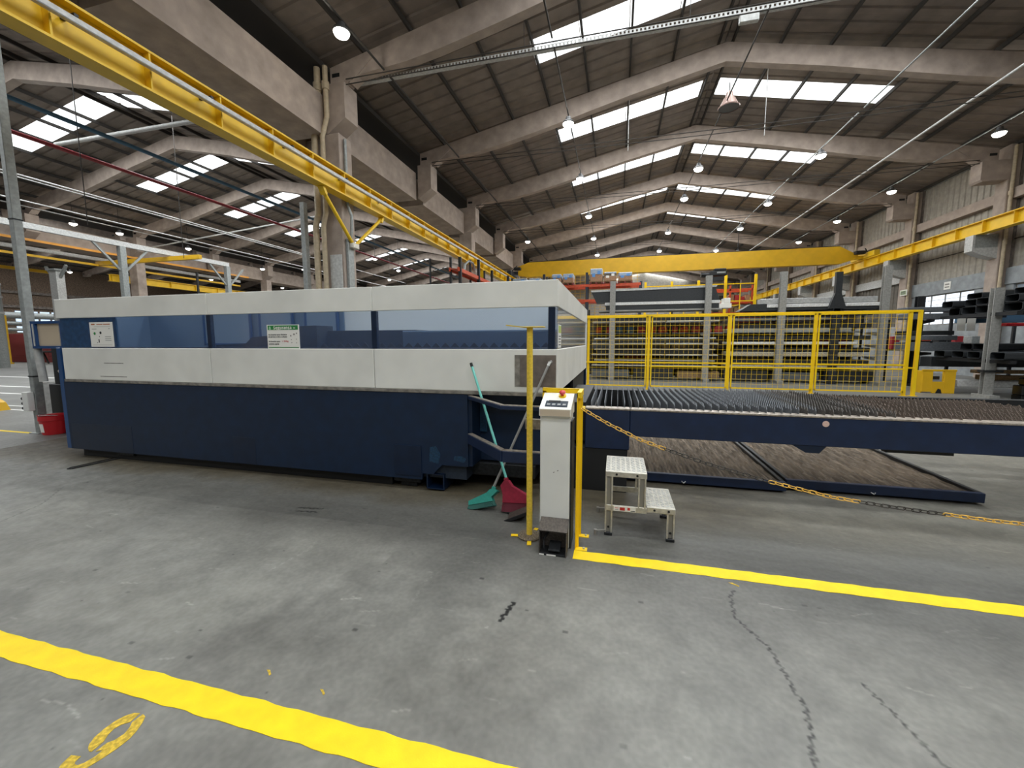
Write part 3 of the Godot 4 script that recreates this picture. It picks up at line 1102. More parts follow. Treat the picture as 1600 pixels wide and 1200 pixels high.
	b.bb(Vector3(-0.62, 0.3, MZ - 1.9), Vector3(-0.58, 1.08, MB_))
	part("entry_dark_sheet", b, M.black, t)  # black sheet standing in for the dark of the open table entrance
	b = mb(t)
	b.bb(Vector3(-0.56, 0.5, MZ - 0.62), Vector3(-0.31, 0.93, -6.3))
	part("entry_dark_box", b, M.black, t)  # black box added to darken the open entrance beside the table
	# window strip
	var cuts := [[-7.375, -4.79], [-4.73, -2.542], [-2.48, -0.632], [-0.568, -0.54]]
	for q in cuts:
		front(t, "window_pane", M.machine_glass, q[0], q[1], 1.524, 1.923, MZ - 0.012, 0.006, 0.0)
	for q in [[-4.79, -4.73], [-2.542, -2.48], [-0.632, -0.568]]:
		front(t, "window_post", M.navy_patch, q[0], q[1], 1.524, 1.923, MZ - 0.008, 0.05)
	front(t, "blind_panel", mat("blind_blue", "3b6a96", 0.4, 0.0, "mid", 1.0), -7.37, -6.32, 1.524, 1.923, MZ - 0.03, 0.02)
	front(t, "window_sill", M.bed_dark, -7.37, -0.57, 1.50, 1.535, MZ - 0.03, 0.1, 0.0)
	# inside: cutting bed, slat teeth, gantry, rear wall and doors
	b = mb(t)
	b.bb(Vector3(-7.34, 1.40, MZ - 0.13), Vector3(-0.6, 1.44, MB_ + 0.05))
	part("cutting_bed", b, M.bed_dark, t)
	front(t, "inner_wall", M.inside_wall, -7.3, -0.7, 1.44, 2.16, -5.0, 0.04, 0.0)
	b = mb(t)
	b.bb(Vector3(-7.37, 1.44, MZ - 0.06), Vector3(-7.34, 2.17, MB_ + 0.04))
	part("inner_end_wall", b, M.inside_dim_left, t)
	front(t, "inner_wall_dimmed", M.inside_dim_left, -7.33, -3.7, 1.44, 2.16, -4.96, 0.02, 0.0)  # darker sheet before the rear wall, dimness put into its colour
	for q in [[-6.15, -5.25], [-5.1, -4.5], [-4.3, -3.75]]:
		b = mb(t)
		for e in [[q[0], 1.55, q[0] + 0.03, 2.08], [q[1] - 0.03, 1.55, q[1], 2.08], [q[0], 2.05, q[1], 2.08], [q[0], 1.55, q[1], 1.58]]:
			b.bb(Vector3(e[0], e[1], -4.9), Vector3(e[2], e[3], -4.93))
		part("inner_door_frame", b, M.navy_frame, t)
		front(t, "inner_door", M.inside_door, q[0] + 0.03, q[1] - 0.03, 1.58, 2.05, -4.91, 0.01, 0.0)
	front(t, "bed_beam", M.beam_blue, -2.45, -0.62, 1.44, 1.705, -4.35, 0.2)
	front(t, "beam_cap", M.inside_door, -2.45, -0.62, 1.705, 1.725, -4.35, 0.2)
	front(t, "gantry", M.bed_dark, -3.6, -2.35, 1.44, 1.74, -4.5, 0.6)
	b = mb(t)
	b.prism([Vector2(-5.2, 1.44), Vector2(-3.6, 1.44), Vector2(-3.6, 1.8), Vector2(-4.05, 1.79), Vector2(-4.3, 1.68), Vector2(-4.6, 1.66), Vector2(-4.7, 1.58), Vector2(-5.2, 1.56)], Transform3D(Basis(), Vector3(0, 0, -4.6)), 0.3)
	part("cutting_head_carriage", b, M.bed_dark, t)
	var teeth := []
	var n := 25
	teeth.append(Vector2(-3.35, 1.45))
	for i in n:
		var x := -3.35 + 2.72 * i / n
		teeth.append(Vector2(x, 1.535))
		teeth.append(Vector2(x + 2.72 * 0.5 / n, 1.588))
	teeth.append(Vector2(-0.63, 1.535))
	teeth.append(Vector2(-0.63, 1.45))
	b = mb(t)
	b.prism(teeth, Transform3D(Basis(), Vector3(0, 0, MZ - 0.2)), 0.004)
	part("slat_teeth", b, M.black, t)
	# stainless plate, slots and scratches on the white front
	front(t, "steel_plate", M.plate, -0.905, -0.552, 1.155, 1.466, MZ + 0.005, 0.006, 0.001)
	front(t, "steel_plate_edge", M.grey_strip, -0.96, -0.905, 1.155, 1.466, MZ + 0.003, 0.004, 0.001)
	for q in [[-6.557, -6.21, 1.326], [-6.65, -6.17, 1.149]]:
		front(t, "panel_slot", M.grey_strip, q[0], q[1], q[2] - 0.004, q[2] + 0.004, MZ + 0.0015, 0.003, 0.0)
	b = mb(t)
	b.lathe(Vector3(-0.6, 1.402, MZ + 0.005), [Vector2(0.0, -0.004), Vector2(0.016, -0.004), Vector2(0.012, 0.006), Vector2(0, 0.008)], 14, Basis(Vector3.RIGHT, PI / 2))
	part("plate_knob", b, M.steel, t)
	# cable guard rails that stand out at the right end
	for q in [[1.03, 0.035, 0.05], [0.60, 0.10, 0.06]]:
		b = mb(t)
		var y: float = q[0]
		var dip: float = 0.0 if y > 0.9 else 0.0
		b.bar(Vector3(-1.44, y, MZ - 0.02), Vector3(-0.93, y - dip, -3.33), q[2], q[1], Vector3.UP, 0.004)
		b.bar(Vector3(-0.94, y - dip, -3.34), Vector3(-0.5, y - dip, -3.34), q[2], q[1], Vector3.UP, 0.004)
		part("guard_rail", b, M.navy_rail, t)
		b = mb(t)
		b.bar(Vector3(-1.44, y + q[1] * 0.5 + 0.003, MZ - 0.02), Vector3(-0.93, y - dip + q[1] * 0.5 + 0.003, -3.33), q[2] * 0.8, 0.006)
		b.bar(Vector3(-0.95, y + q[1] * 0.5 + 0.003, -3.34), Vector3(-0.5, y + q[1] * 0.5 + 0.003, -3.34), q[2] * 0.8, 0.006)
		part("worn_edge", b, M.bare_edge, t)
	b = mb(t)
	b.bb(Vector3(-0.72, 0.0, -3.36), Vector3(-0.69, 1.03, -3.33))
	part("guard_leg", b, M.dark_steel, t)
	b = mb(t)
	b.bb(Vector3(-0.75, 0.84, -3.42), Vector3(-0.45, 0.93, -3.38), 0.004)
	part("guard_bracket", b, M.bare_edge, t)
	# console at the left end
	b = mb(t)
	for e in [[-8.84, 1.885, -8.1, 1.925], [-8.84, 1.505, -8.1, 1.545], [-8.84, 1.545, -8.74, 1.885], [-8.19, 1.545, -8.1, 1.885]]:
		b.bb(Vector3(e[0], e[1], -4.3), Vector3(e[2], e[3], -4.75))
	part("console_frame", b, M.navy_frame, t)
	b = mb(t)
	b.bb(Vector3(-8.80, 1.545, -4.295), Vector3(-8.77, 1.885, -4.31))
	part("console_strip", b, M.galv_light, t)
	b = mb(t)
	b.bb(Vector3(-8.74, 1.545, -4.33), Vector3(-8.19, 1.885, -4.7))
	part("console_panel", b, M.tile_beige, t)
	b = mb(t)
	b.prism([Vector2(-8.1, -4.3), Vector2(-7.74, -4.18), Vector2(-7.72, -4.24), Vector2(-8.1, -4.38)], Transform3D(Basis(Vector3(1, 0, 0), Vector3(0, 0, 1), Vector3(0, 1, 0)), Vector3(0, 1.525, 0)), 0.38)
	part("console_wing", b, M.tile_beige, t)
	b = mb(t)
	b.prism([Vector2(-8.12, -4.29), Vector2(-7.73, -4.165), Vector2(-7.7, -4.25), Vector2(-8.12, -4.4)], Transform3D(Basis(Vector3(1, 0, 0), Vector3(0, 0, 1), Vector3(0, 1, 0)), Vector3(0, 1.505, 0)), 0.02)
	b.prism([Vector2(-8.12, -4.29), Vector2(-7.73, -4.165), Vector2(-7.7, -4.25), Vector2(-8.12, -4.4)], Transform3D(Basis(Vector3(1, 0, 0), Vector3(0, 0, 1), Vector3(0, 1, 0)), Vector3(0, 1.905, 0)), 0.02)
	part("console_frame", b, M.navy_frame, t)
	b = mb(t)
	b.bb(Vector3(-9.85, 0.84, -5.02), Vector3(-7.5, 1.5, -5.4), 0.01)
	b.bb(Vector3(-9.98, 0.03, -5.0), Vector3(-7.5, 0.85, -5.5), 0.01)
	part("black_cabinet", b, M.black, t)
	b = mb(t)
	b.tube([Vector3(-8.86, 1.5, -4.36), Vector3(-8.80, 0.98, -4.36)], 0.05, 10)
	part("support_tube", b, M.galv_light, t)
	# things stuck on or hanging beside the machine
	var bag := mb()
	bag.lathe(Vector3(-9.33, 1.0, -4.93), [Vector2(0, 0.0), Vector2(0.08, 0.02), Vector2(0.11, 0.10), Vector2(0.07, 0.18), Vector2(0.03, 0.22), Vector2(0.08, 0.28), Vector2(0.085, 0.4), Vector2(0, 0.405)], 14)
	solo("white_bag", bag, M.tile_beige, "cream cloth bundle hanging on the black cabinet at the left end of the machine", "bag")
	notice(-6.771, -6.35, 1.54, 1.862)
	safety_sign(-3.903, -3.463, 1.52, 1.793)
	b = mb()
	b.bb(Vector3(-0.545, 1.535, -3.93), Vector3(-0.535, 1.76, -4.10))
	var s3 := thing("side_label", "pale upright label on the right-hand end window of the machine", "sign", Vector3(-0.54, 1.535, -4.0))
	b = mb(s3)
	b.bb(Vector3(-0.546, 1.535, -3.92), Vector3(-0.542, 1.76, -4.12))
	part("sheet", b, M.paper, s3)
	b = mb(s3)
	b.bb(Vector3(-0.542, 1.68, -3.93), Vector3(-0.540, 1.75, -4.11))
	part("heading_band", b, mat("label_lime", "b9c86a", 0.7), s3)
	for i in 4:
		b = mb(s3)
		b.bb(Vector3(-0.542, 1.56 + i * 0.028, -3.95), Vector3(-0.540, 1.568 + i * 0.028, -4.08))
		part("printed_line", b, M.ink, s3)

func flat(parent, called: String, m: Material, x0: float, x1: float, y0: float, y1: float, z: float, t := 0.001):
	var b := mb(parent)
	b.bb(Vector3(x0, y0, z), Vector3(x1, y1, z + t))
	return part(called, b, m, parent)

func notice(x0: float, x1: float, y0: float, y1: float):
	var z := MZ - 0.011
	var t := thing("notice_sheet", "white printed notice with orange heading taped inside the left end of the window strip", "sign", Vector3((x0 + x1) / 2, y0, z))
	flat(t, "sheet", M.paper, x0, x1, y0, y1, z, 0.003)
	z += 0.003
	var w := x1 - x0
	var h := y1 - y0
	var X := func(f: float) -> float: return x0 + f * w
	var Y := func(f: float) -> float: return y1 - f * h
	flat(t, "emblem", M.sign_orange, X.call(0.08), X.call(0.24), Y.call(0.115), Y.call(0.06), z)
	flat(t, "heading", M.sign_orange, X.call(0.32), X.call(0.58), Y.call(0.11), Y.call(0.075), z)
	flat(t, "heading", M.sign_orange, X.call(0.61), X.call(0.9), Y.call(0.105), Y.call(0.07), z)
	flat(t, "rule", M.alu_dark, X.call(0.2), X.call(0.9), Y.call(0.19), Y.call(0.18), z)
	flat(t, "caption", M.alu_dark, X.call(0.1), X.call(0.3), Y.call(0.285), Y.call(0.265), z)
	flat(t, "caption", M.ink, X.call(0.82), X.call(0.87), Y.call(0.28), Y.call(0.26), z)
	for q in [[0.2, 0.46, 0.075, M.sign_green], [0.46, 0.43, 0.07, M.ink], [0.4, 0.58, 0.025, M.ink], [0.36, 0.71, 0.03, M.ink]]:
		var b := mb(t)
		b.lathe(Vector3(X.call(q[0]), Y.call(q[1]), z), [Vector2(0, 0.0), Vector2(q[2] * h * 0.8, 0.0), Vector2(q[2] * h * 0.8, 0.001), Vector2(0, 0.001)], 12, Basis(Vector3.RIGHT, PI / 2))
		part("pictogram", b, q[3], t)
	flat(t, "pictogram", M.ink, X.call(0.345), X.call(0.385), Y.call(0.83), Y.call(0.7), z)
	flat(t, "pictogram", M.ink, X.call(0.27), X.call(0.31), Y.call(0.84), Y.call(0.82), z)
	for i in 3:
		flat(t, "printed_line", M.ink, X.call(0.64), X.call(0.9), Y.call(0.595 + i * 0.075), Y.call(0.58 + i * 0.075), z)
	flat(t, "rule", M.alu_dark, X.call(0.08), X.call(0.92), Y.call(0.925), Y.call(0.918), z)

func safety_sign(x0: float, x1: float, y0: float, y1: float):
	var z := MZ - 0.011
	var t := thing("safety_sign", "green and white safety sign headed Segurança on the middle of the window strip", "sign", Vector3((x0 + x1) / 2, y0, z))
	flat(t, "board", M.paper, x0, x1, y0, y1, z, 0.004)
	z += 0.004
	var w := x1 - x0
	var h := y1 - y0
	var X := func(f: float) -> float: return x0 + f * w
	var Y := func(f: float) -> float: return y1 - f * h
	var band = flat(t, "heading_band", M.sign_green, X.call(0.03), X.call(0.97), Y.call(0.21), Y.call(0.03), z)
	flat(t, "footer_band", M.sign_green, X.call(0.03), X.call(0.97), Y.call(0.965), Y.call(0.925), z)
	flat(band, "emblem", M.sign_green_pale, X.call(0.07), X.call(0.13), Y.call(0.19), Y.call(0.14), z + 0.001)
	var b := mb(t)
	b.prism([Vector2(X.call(0.07), Y.call(0.125)), Vector2(X.call(0.13), Y.call(0.125)), Vector2(X.call(0.10), Y.call(0.05))], Transform3D(Basis(), Vector3(0, 0, z + 0.001)), 0.001)
	part("emblem", b, M.sign_green_pale, band)
	text("lettering", "Segurança", 0.05, M.paper, band, Vector3(X.call(0.5), Y.call(0.125), z + 0.002), Basis(), 0.001, w * 0.56)
	text("lettering", "5S", 0.02, M.paper, band, Vector3(X.call(0.86), Y.call(0.14), z + 0.002), Basis(), 0.001, w * 0.06)
	var rows := [["Ao levantar peso flexione", 0.41, M.ink, 0.04, 0.62], ["as pernas e não a coluna", 0.50, M.ink, 0.04, 0.62], ["Ao levantar peso", 0.69, M.ink, 0.04, 0.40], ["> 25kg", 0.685, M.sign_red, 0.46, 0.66], ["solicite ajuda", 0.80, M.ink, 0.04, 0.36]]
	for r in rows:
		text("lettering", r[0], 0.022, r[2], t, Vector3(X.call((r[3] + r[4]) / 2), Y.call(r[1]), z + 0.001), Basis(), 0.001, w * (r[4] - r[3]))
	# faint pictures of the right and wrong way to lift
	for q in [[0.74, 0.46, 0.035], [0.84, 0.40, 0.04], [0.92, 0.36, 0.03], [0.76, 0.74, 0.02], [0.91, 0.75, 0.02], [0.75, 0.62, 0.02], [0.91, 0.6, 0.02]]:
		b = mb(t)
		b.lathe(Vector3(X.call(q[0]), Y.call(q[1]), z), [Vector2(0, 0.0), Vector2(q[2] * h, 0.0), Vector2(q[2] * h, 0.001), Vector2(0, 0.001)], 10, Basis(Vector3.RIGHT, PI / 2))
		part("pictogram", b, M.alu_dark, t)

# ---------------------------------------------------------------- the pallet changer
func build_table():
	var t := thing("cutting_table", "navy pallet changer table full of toothed steel support slats", "machine table", Vector3(1.9, 0, -5.2))
	var zf := -4.3
	var b := mb(t)
	b.bb(Vector3(0.158, 0.615, zf), Vector3(5.1, 0.882, zf - 0.12), 0.006)
	part("front_rail", b, M.navy_rail, t)
	b = mb(t)
	b.bb(Vector3(-0.3, 0.465, zf), Vector3(0.155, 0.882, zf - 0.14), 0.006)
	part("end_block", b, M.navy_rail, t)
	b = mb(t)
	b.bb(Vector3(-0.3, 0.883, zf + 0.003), Vector3(0.155, 0.903, zf - 0.12), 0.003)
	b.bb(Vector3(0.158, 0.883, zf + 0.003), Vector3(5.1, 0.903, zf - 0.12), 0.003)
	part("bare_top_edge", b, M.bare_edge, t)
	b = mb(t)
	b.bb(Vector3(-0.3, 0.882, -5.98), Vector3(5.1, 0.90, -6.1))
	b.bb(Vector3(-0.3, 0.615, -5.98), Vector3(5.1, 0.882, -6.1))
	part("rear_rail", b, M.black, t)
	for q in [[-0.5, 0.14, 0.465, zf - 0.01, zf - 0.62], [4.75, 5.05, 0.61, zf - 0.02, zf - 0.5], [4.75, 5.05, 0.61, -5.5, -6.0], [-0.45, 0.14, 0.6, -5.6, -6.05]]:
		b = mb(t)
		b.bb(Vector3(q[0], 0.0, q[3]), Vector3(q[1], q[2], q[4]), 0.004)
		part("pedestal", b, M.black, t)
	b = mb(t)
	b.prism([Vector2(1.63, 0.62), Vector2(1.76, 0.545), Vector2(1.87, 0.545), Vector2(1.93, 0.62)], Transform3D(Basis(), Vector3(0, 0, zf - 0.1)), 0.09)
	part("roller_bracket", b, M.navy_patch, t)
	b = mb(t)
	b.bb(Vector3(2.4, 0.585, zf - 0.03), Vector3(2.9, 0.613, zf - 0.1))
	part("rail_clip", b, M.black, t)
	b = mb(t)
	b.lathe(Vector3(1.9, 0.83, zf), [Vector2(0, 0.0), Vector2(0.028, 0.0), Vector2(0.028, 0.004), Vector2(0.012, 0.005), Vector2(0, 0.003)], 18, Basis(Vector3.RIGHT, PI / 2))
	part("round_badge", b, mat("badge", "d9b8ac", 0.5), t)
	b = mb(t)
	for x in [-0.28, 0.9, 2.1, 3.3, 4.24]:
		b.bb(Vector3(x, 0.64, zf - 0.12), Vector3(x + 0.05, 0.78, -5.98))
	part("cross_member", b, M.black, t)
	# toothed slats, burnt down and rusty towards the right
	var protos := []
	rng.seed = 21
	for kind in 6:
		var worn: float = [0.0, 0.0, 0.02, 0.04, 0.06, 0.075][kind]
		var poly := [Vector2(-0.79, -0.1)]
		var n := 26
		for i in n:
			var a := -0.79 + 1.58 * i / n
			poly.append(Vector2(a, 0.035 - worn * rng.randf_range(0.5, 1.0)))
			poly.append(Vector2(a + 0.79 / n, 0.068 - worn * rng.randf_range(0.6, 1.15)))
		poly.append(Vector2(0.79, 0.035 - worn))
		poly.append(Vector2(0.79, -0.1))
		b = mb()
		b.prism(poly, Transform3D(Basis(Vector3(0, 0, 1), Vector3(0, 1, 0), Vector3(-1, 0, 0)), Vector3(0.002, 0, 0)), 0.004)
		protos.append(b.mesh())
	for i in 64:
		var x := -0.245 + 0.0695 * i
		var w := clampf((x - 1.5) / 1.6 + rng.randf_range(-0.12, 0.12), 0.0, 1.0)
		var o := put("support_slat", protos[int(w * 5.0)] if w > 0.0 else protos[i % 2], M.slat_steel if w < 0.25 else (M.slat_mid if w < 0.6 else M.slat_rust), t, Vector3(x - 1.9, 0.905, 0.055))
		o.rotation.y = rng.randf_range(-0.004, 0.004)
	# scrap trays on the floor under the table
	for q in [[-0.1, 1.765, -4.69, "left scrap tray under the table, a shallow navy frame full of brown cutting dust"], [1.80, 3.50, -4.80, "right scrap tray under the table, a shallow navy frame full of brown cutting dust"]]:
		var tr := thing("scrap_tray", q[3], "tray", Vector3((q[0] + q[1]) / 2, 0.025, -5.9), "scrap trays")
		b = mb(tr)
		var x0: float = q[0]
		var x1: float = q[1]
		var z: float = q[2]
		b.bb(Vector3(x0, 0.025, z), Vector3(x1, 0.12, z - 0.05), 0.004)
		part("front_bar", b, M.navy_rail, tr)
		b = mb(tr)
		b.bb(Vector3(x0, 0.025, -7.1), Vector3(x1, 0.12, -7.05), 0.004)
		part("rear_bar", b, M.navy_rail, tr)
		for xx in [x0, x1 - 0.04]:
			b = mb(tr)
			b.bb(Vector3(xx, 0.025, z - 0.05), Vector3(xx + 0.04, 0.12, -7.05), 0.004)
			part("side_bar", b, M.black, tr)
		b = mb(tr)
		b.bb(Vector3(x0 + 0.04, 0.03, z - 0.05), Vector3(x1 - 0.04, 0.05, -7.05))
		part("sheet_bottom", b, M.dark_steel, tr)
		# ridged dust: rows left by the slats above
		b = mb(tr)
		var nx := 84
		var nz := 24
		var hgt := func(i: int, j: int) -> float:
			return 0.08 + 0.02 * sin(i * 0.9 + 0.3 * sin(j * 0.4)) + 0.006 * sin(i * 0.37 + j * 1.3) + 0.004 * sin(j * 2.1 + i * 3.3)
		for i in nx:
			for j in nz:
				var xa := lerpf(x0 + 0.04, x1 - 0.04, float(i) / nx)
				var xb := lerpf(x0 + 0.04, x1 - 0.04, float(i + 1) / nx)
				var za := lerpf(z - 0.05, -7.05, float(j) / nz)
				var zb := lerpf(z - 0.05, -7.05, float(j + 1) / nz)
				var p := Vector3(xa, hgt.call(i, j), za)
				var p1 := Vector3(xb, hgt.call(i + 1, j), za)
				var p2 := Vector3(xb, hgt.call(i + 1, j + 1), zb)
				var p3 := Vector3(xa, hgt.call(i, j + 1), zb)
				var nn := (p3 - p).cross(p1 - p).normalized()
				if nn.y < 0.0:
					nn = -nn
				b.quad(p, p1, p2, p3, nn)
		var dust := part("cutting_dust", b, M.tray_dirt, tr)
		dust.set_meta("kind", "stuff")
		b = mb(tr)
		for x in [x0 + 0.3, x1 - 0.3]:
			for zz in [z - 0.15, -6.9]:
				b.bb(Vector3(x - 0.04, 0.0, zz - 0.04), Vector3(x + 0.04, 0.03, zz + 0.04))
		part("foot", b, M.black, tr)
		b = mb(tr)
		b.tube([Vector3(lerpf(x0, x1, 0.45), 0.05, z + 0.001), Vector3(lerpf(x0, x1, 0.45) + 0.02, 0.035, z + 0.02), Vector3(lerpf(x0, x1, 0.45) + 0.04, 0.05, z + 0.001)], 0.006, 6)
		part("lifting_eye", b, M.steel, tr)

# ---------------------------------------------------------------- things standing in front
func build_front_things():
	ragged_line(-7.5, 1.4, -1.325, -1.199, "wide yellow painted floor line in the foreground above the stencilled numeral", M.line_yellow)
	ragged_line(-0.275, 6.5, -2.985, -2.862, "yellow painted floor line in front of the step stool and white pedestal", M.line_yellow)
	var b := mb()
	# the stencilled 9 in two pieces
	var t := thing("stencil_numeral", "worn yellow stencilled numeral 9 painted on the floor at the bottom left", "floor marking", Vector3(-1.96, 0, -1.02))
	var lay := Transform3D(Basis(Vector3(1, 0, 0), Vector3(0, 0, 1), Vector3(0, -1, 0)), Vector3(0, 0.002, 0))
	var p1 := [Vector2(-1.986, -0.979), Vector2(-2.002, -0.991), Vector2(-2.019, -1.019), Vector2(-2.024, -1.054), Vector2(-2.021, -1.092), Vector2(-2.008, -1.119), Vector2(-1.987, -1.138), Vector2(-1.96, -1.144), Vector2(-1.958, -1.126), Vector2(-1.955, -1.103), Vector2(-1.977, -1.085), Vector2(-1.985, -1.064), Vector2(-1.978, -1.04), Vector2(-1.961, -1.015), Vector2(-1.958, -0.974), Vector2(-1.966, -0.972)]
	var p2 := [Vector2(-1.943, -1.144), Vector2(-1.921, -1.138), Vector2(-1.903, -1.117), Vector2(-1.883, -1.081), Vector2(-1.873, -1.048), Vector2(-1.875, -1.009), Vector2(-1.883, -0.971), Vector2(-1.899, -0.926), Vector2(-1.915, -0.905), Vector2(-1.94, -0.892), Vector2(-1.972, -0.888), Vector2(-1.995, -0.894), Vector2(-2.008, -0.908), Vector2(-2.014, -0.926), Vector2(-2.017, -0.945), Vector2(-1.975, -0.951), Vector2(-1.971, -0.932), Vector2(-1.963, -0.925), Vector2(-1.945, -0.924), Vector2(-1.931, -0.938), Vector2(-1.92, -0.965), Vector2(-1.923, -0.991), Vector2(-1.942, -0.978), Vector2(-1.941, -1.014), Vector2(-1.925, -1.03), Vector2(-1.918, -1.059), Vector2(-1.929, -1.086), Vector2(-1.945, -1.104)]
	for p in [p1, p2]:
		b = mb(t)
		b.prism(p, lay, 0.0018)
		part("stroke", b, M.stencil_yellow, t)
	for q in [[Vector2(0.79, -2.80), 0.03, "small flake of yellow paint on the floor by the crack beside the yellow line"], [Vector2(-1.60, -1.46), 0.022, "upper of two yellow paint flecks just behind the foreground line"], [Vector2(-1.27, -1.43), 0.02, "right of two yellow paint flecks just behind the foreground line"]]:
		b = mb()
		var c: Vector2 = q[0]
		var r: float = q[1]
		b.prism([c + Vector2(-r, -r * 0.5), c + Vector2(-r * 0.2, -r * 0.6), c + Vector2(r, r * 0.3), c + Vector2(r * 0.8, r * 0.7), c + Vector2(0, r * 0.1)], lay, 0.0018)
		solo("paint_fleck", b, M.stencil_yellow, q[2], "paint fleck")
	control_pillar()
	foot_pedal()
	guard_and_chain()
	yellow_post()
	stool()
	brooms()
	b = mb()
	b.tube([Vector3(-6.65, 0.008, -3.45), Vector3(-6.6, 0.008, -3.95), Vector3(-6.4, 0.008, -4.0)], 0.008, 6)
	b.tube([Vector3(-6.72, 0.008, -3.47), Vector3(-6.69, 0.008, -3.97)], 0.006, 6)
	b.tube([Vector3(-6.65, 0.008, -3.45), Vector3(-6.69, 0.008, -3.43), Vector3(-6.72, 0.008, -3.47)], 0.007, 6)
	solo("metal_hook", b, M.dark_steel, "long thin metal rake hook lying on the floor at the left foot of the machine", "hook")

func control_pillar():
	var t := thing("control_pedestal", "white upright control pedestal with a red emergency stop on its sloped head", "pedestal", Vector3(-0.432, 0, -3.1))
	var b := mb(t)
	b.bb(Vector3(-0.548, 0, -3.0), Vector3(-0.318, 1.06, -3.2), 0.008)
	part("column", b, M.white_panel, t)
	b = mb(t)
	b.bb(Vector3(-0.318, 0, -3.005), Vector3(-0.305, 1.0, -3.2))
	part("side_cover", b, M.dark_steel, t)
	b = mb(t)
	b.prism([Vector2(2.975, 1.04), Vector2(3.22, 1.04), Vector2(3.22, 1.185), Vector2(2.975, 1.095)], Transform3D(Basis(Vector3(0, 0, -1), Vector3(0, 1, 0), Vector3(1, 0, 0)), Vector3(-0.552, 0, 0)), 0.24)
	var head := part("head", b, M.white_panel, t)
	b = mb(t)
	b.bb(Vector3(-0.545, 1.042, -2.97), Vector3(-0.32, 1.09, -2.976))
	part("front_lip", b, M.tile_beige, head)
	var slope := Basis(Vector3.RIGHT, atan2(0.09, 0.245))
	var up := slope * Vector3.UP
	var on := func(x: float, f: float, lift: float) -> Vector3: return Vector3(x, 1.095 + 0.09 * f, -2.975 - 0.245 * f) + up * lift
	b = mb(t)
	b.box(on.call(-0.43, 0.3, 0.002), Vector3(0.17, 0.004, 0.09), slope)
	part("membrane_panel", b, M.bed_dark, head)
	for i in 4:
		b = mb(t)
		b.box(on.call(-0.49 + i * 0.04, 0.24, 0.005), Vector3(0.024, 0.004, 0.024), slope)
		part("push_button", b, M.galv, head)
	b = mb(t)
	b.box(on.call(-0.45, 0.42, 0.005), Vector3(0.09, 0.003, 0.03), slope)
	part("display", b, M.black_gloss, head)
	b = mb(t)
	b.lathe(on.call(-0.4, 0.78, 0.0), [Vector2(0.03, 0), Vector2(0.03, 0.012), Vector2(0.0, 0.012)], 16, slope)
	part("stop_collar", b, M.fence_yellow, head)
	b = mb(t)
	b.lathe(on.call(-0.4, 0.78, 0.012), [Vector2(0.01, 0), Vector2(0.01, 0.012), Vector2(0.023, 0.016), Vector2(0.025, 0.03), Vector2(0.018, 0.036), Vector2(0, 0.038)], 16, slope)
	part("stop_button", b, M.red, head)
	for q in [[-0.44, 0.60], [-0.41, 0.615], [-0.43, 0.23], [-0.435, 0.19]]:
		b = mb(t)
		b.box(Vector3(q[0], q[1], -2.9995), Vector3(0.012, 0.005, 0.001), Basis(Vector3.BACK, 0.6))
		part("scratch_mark", b, M.grey_strip, t)

func foot_pedal():
	var t := thing("foot_pedal", "black foot pedal inside an open metal hood at the foot of the white pedestal", "pedal", Vector3(-0.43, 0, -2.94))
	var b := mb(t)
	var x0 := -0.532
	var x1 := -0.322
	b.prism([Vector2(2.875, 0.0), Vector2(2.995, 0.0), Vector2(2.995, 0.235), Vector2(2.885, 0.18)], Transform3D(Basis(Vector3(0, 0, -1), Vector3(0, 1, 0), Vector3(1, 0, 0)), Vector3(x0, 0, 0)), 0.006)
	b.prism([Vector2(2.855, 0.0), Vector2(2.995, 0.0), Vector2(2.995, 0.235), Vector2(2.885, 0.18)], Transform3D(Basis(Vector3(0, 0, -1), Vector3(0, 1, 0), Vector3(1, 0, 0)), Vector3(x1 - 0.006, 0, 0)), 0.006)
	b.prism([Vector2(2.88, 0.178), Vector2(2.995, 0.235), Vector2(2.995, 0.242), Vector2(2.878, 0.186)], Transform3D(Basis(Vector3(0, 0, -1), Vector3(0, 1, 0), Vector3(1, 0, 0)), Vector3(x0 - 0.004, 0, 0)), x1 - x0 + 0.008)
	b.bb(Vector3(x0, 0.0, -2.985), Vector3(x1, 0.235, -2.995))
	part("hood", b, M.pedal_case, t)
	b = mb(t)
	b.bb(Vector3(x0 + 0.006, 0.001, -2.86), Vector3(x1 - 0.006, 0.012, -2.985))
	part("base_plate", b, M.black, t)
	b = mb(t)
	b.box(Vector3(-0.415, 0.05, -2.92), Vector3(0.09, 0.018, 0.1), Basis(Vector3.RIGHT, 0.35), 0.004)
	b.bb(Vector3(-0.45, 0.012, -2.95), Vector3(-0.38, 0.05, -2.98))
	part("treadle", b, M.dark_steel, t)
	b = mb(t)
	b.tube([Vector3(-0.5, 0.02, -2.92), Vector3(-0.505, 0.09, -2.94), Vector3(-0.47, 0.13, -2.98)], 0.007, 6)
	part("cable", b, M.black, t)
	b = mb(t)
	for q in [[-0.525, -0.49], [-0.47, -0.40]]:
		b.bb(Vector3(q[0], 0.002, -2.858), Vector3(q[1], 0.012, -2.8595))
	part("front_label", b, M.paper, t)

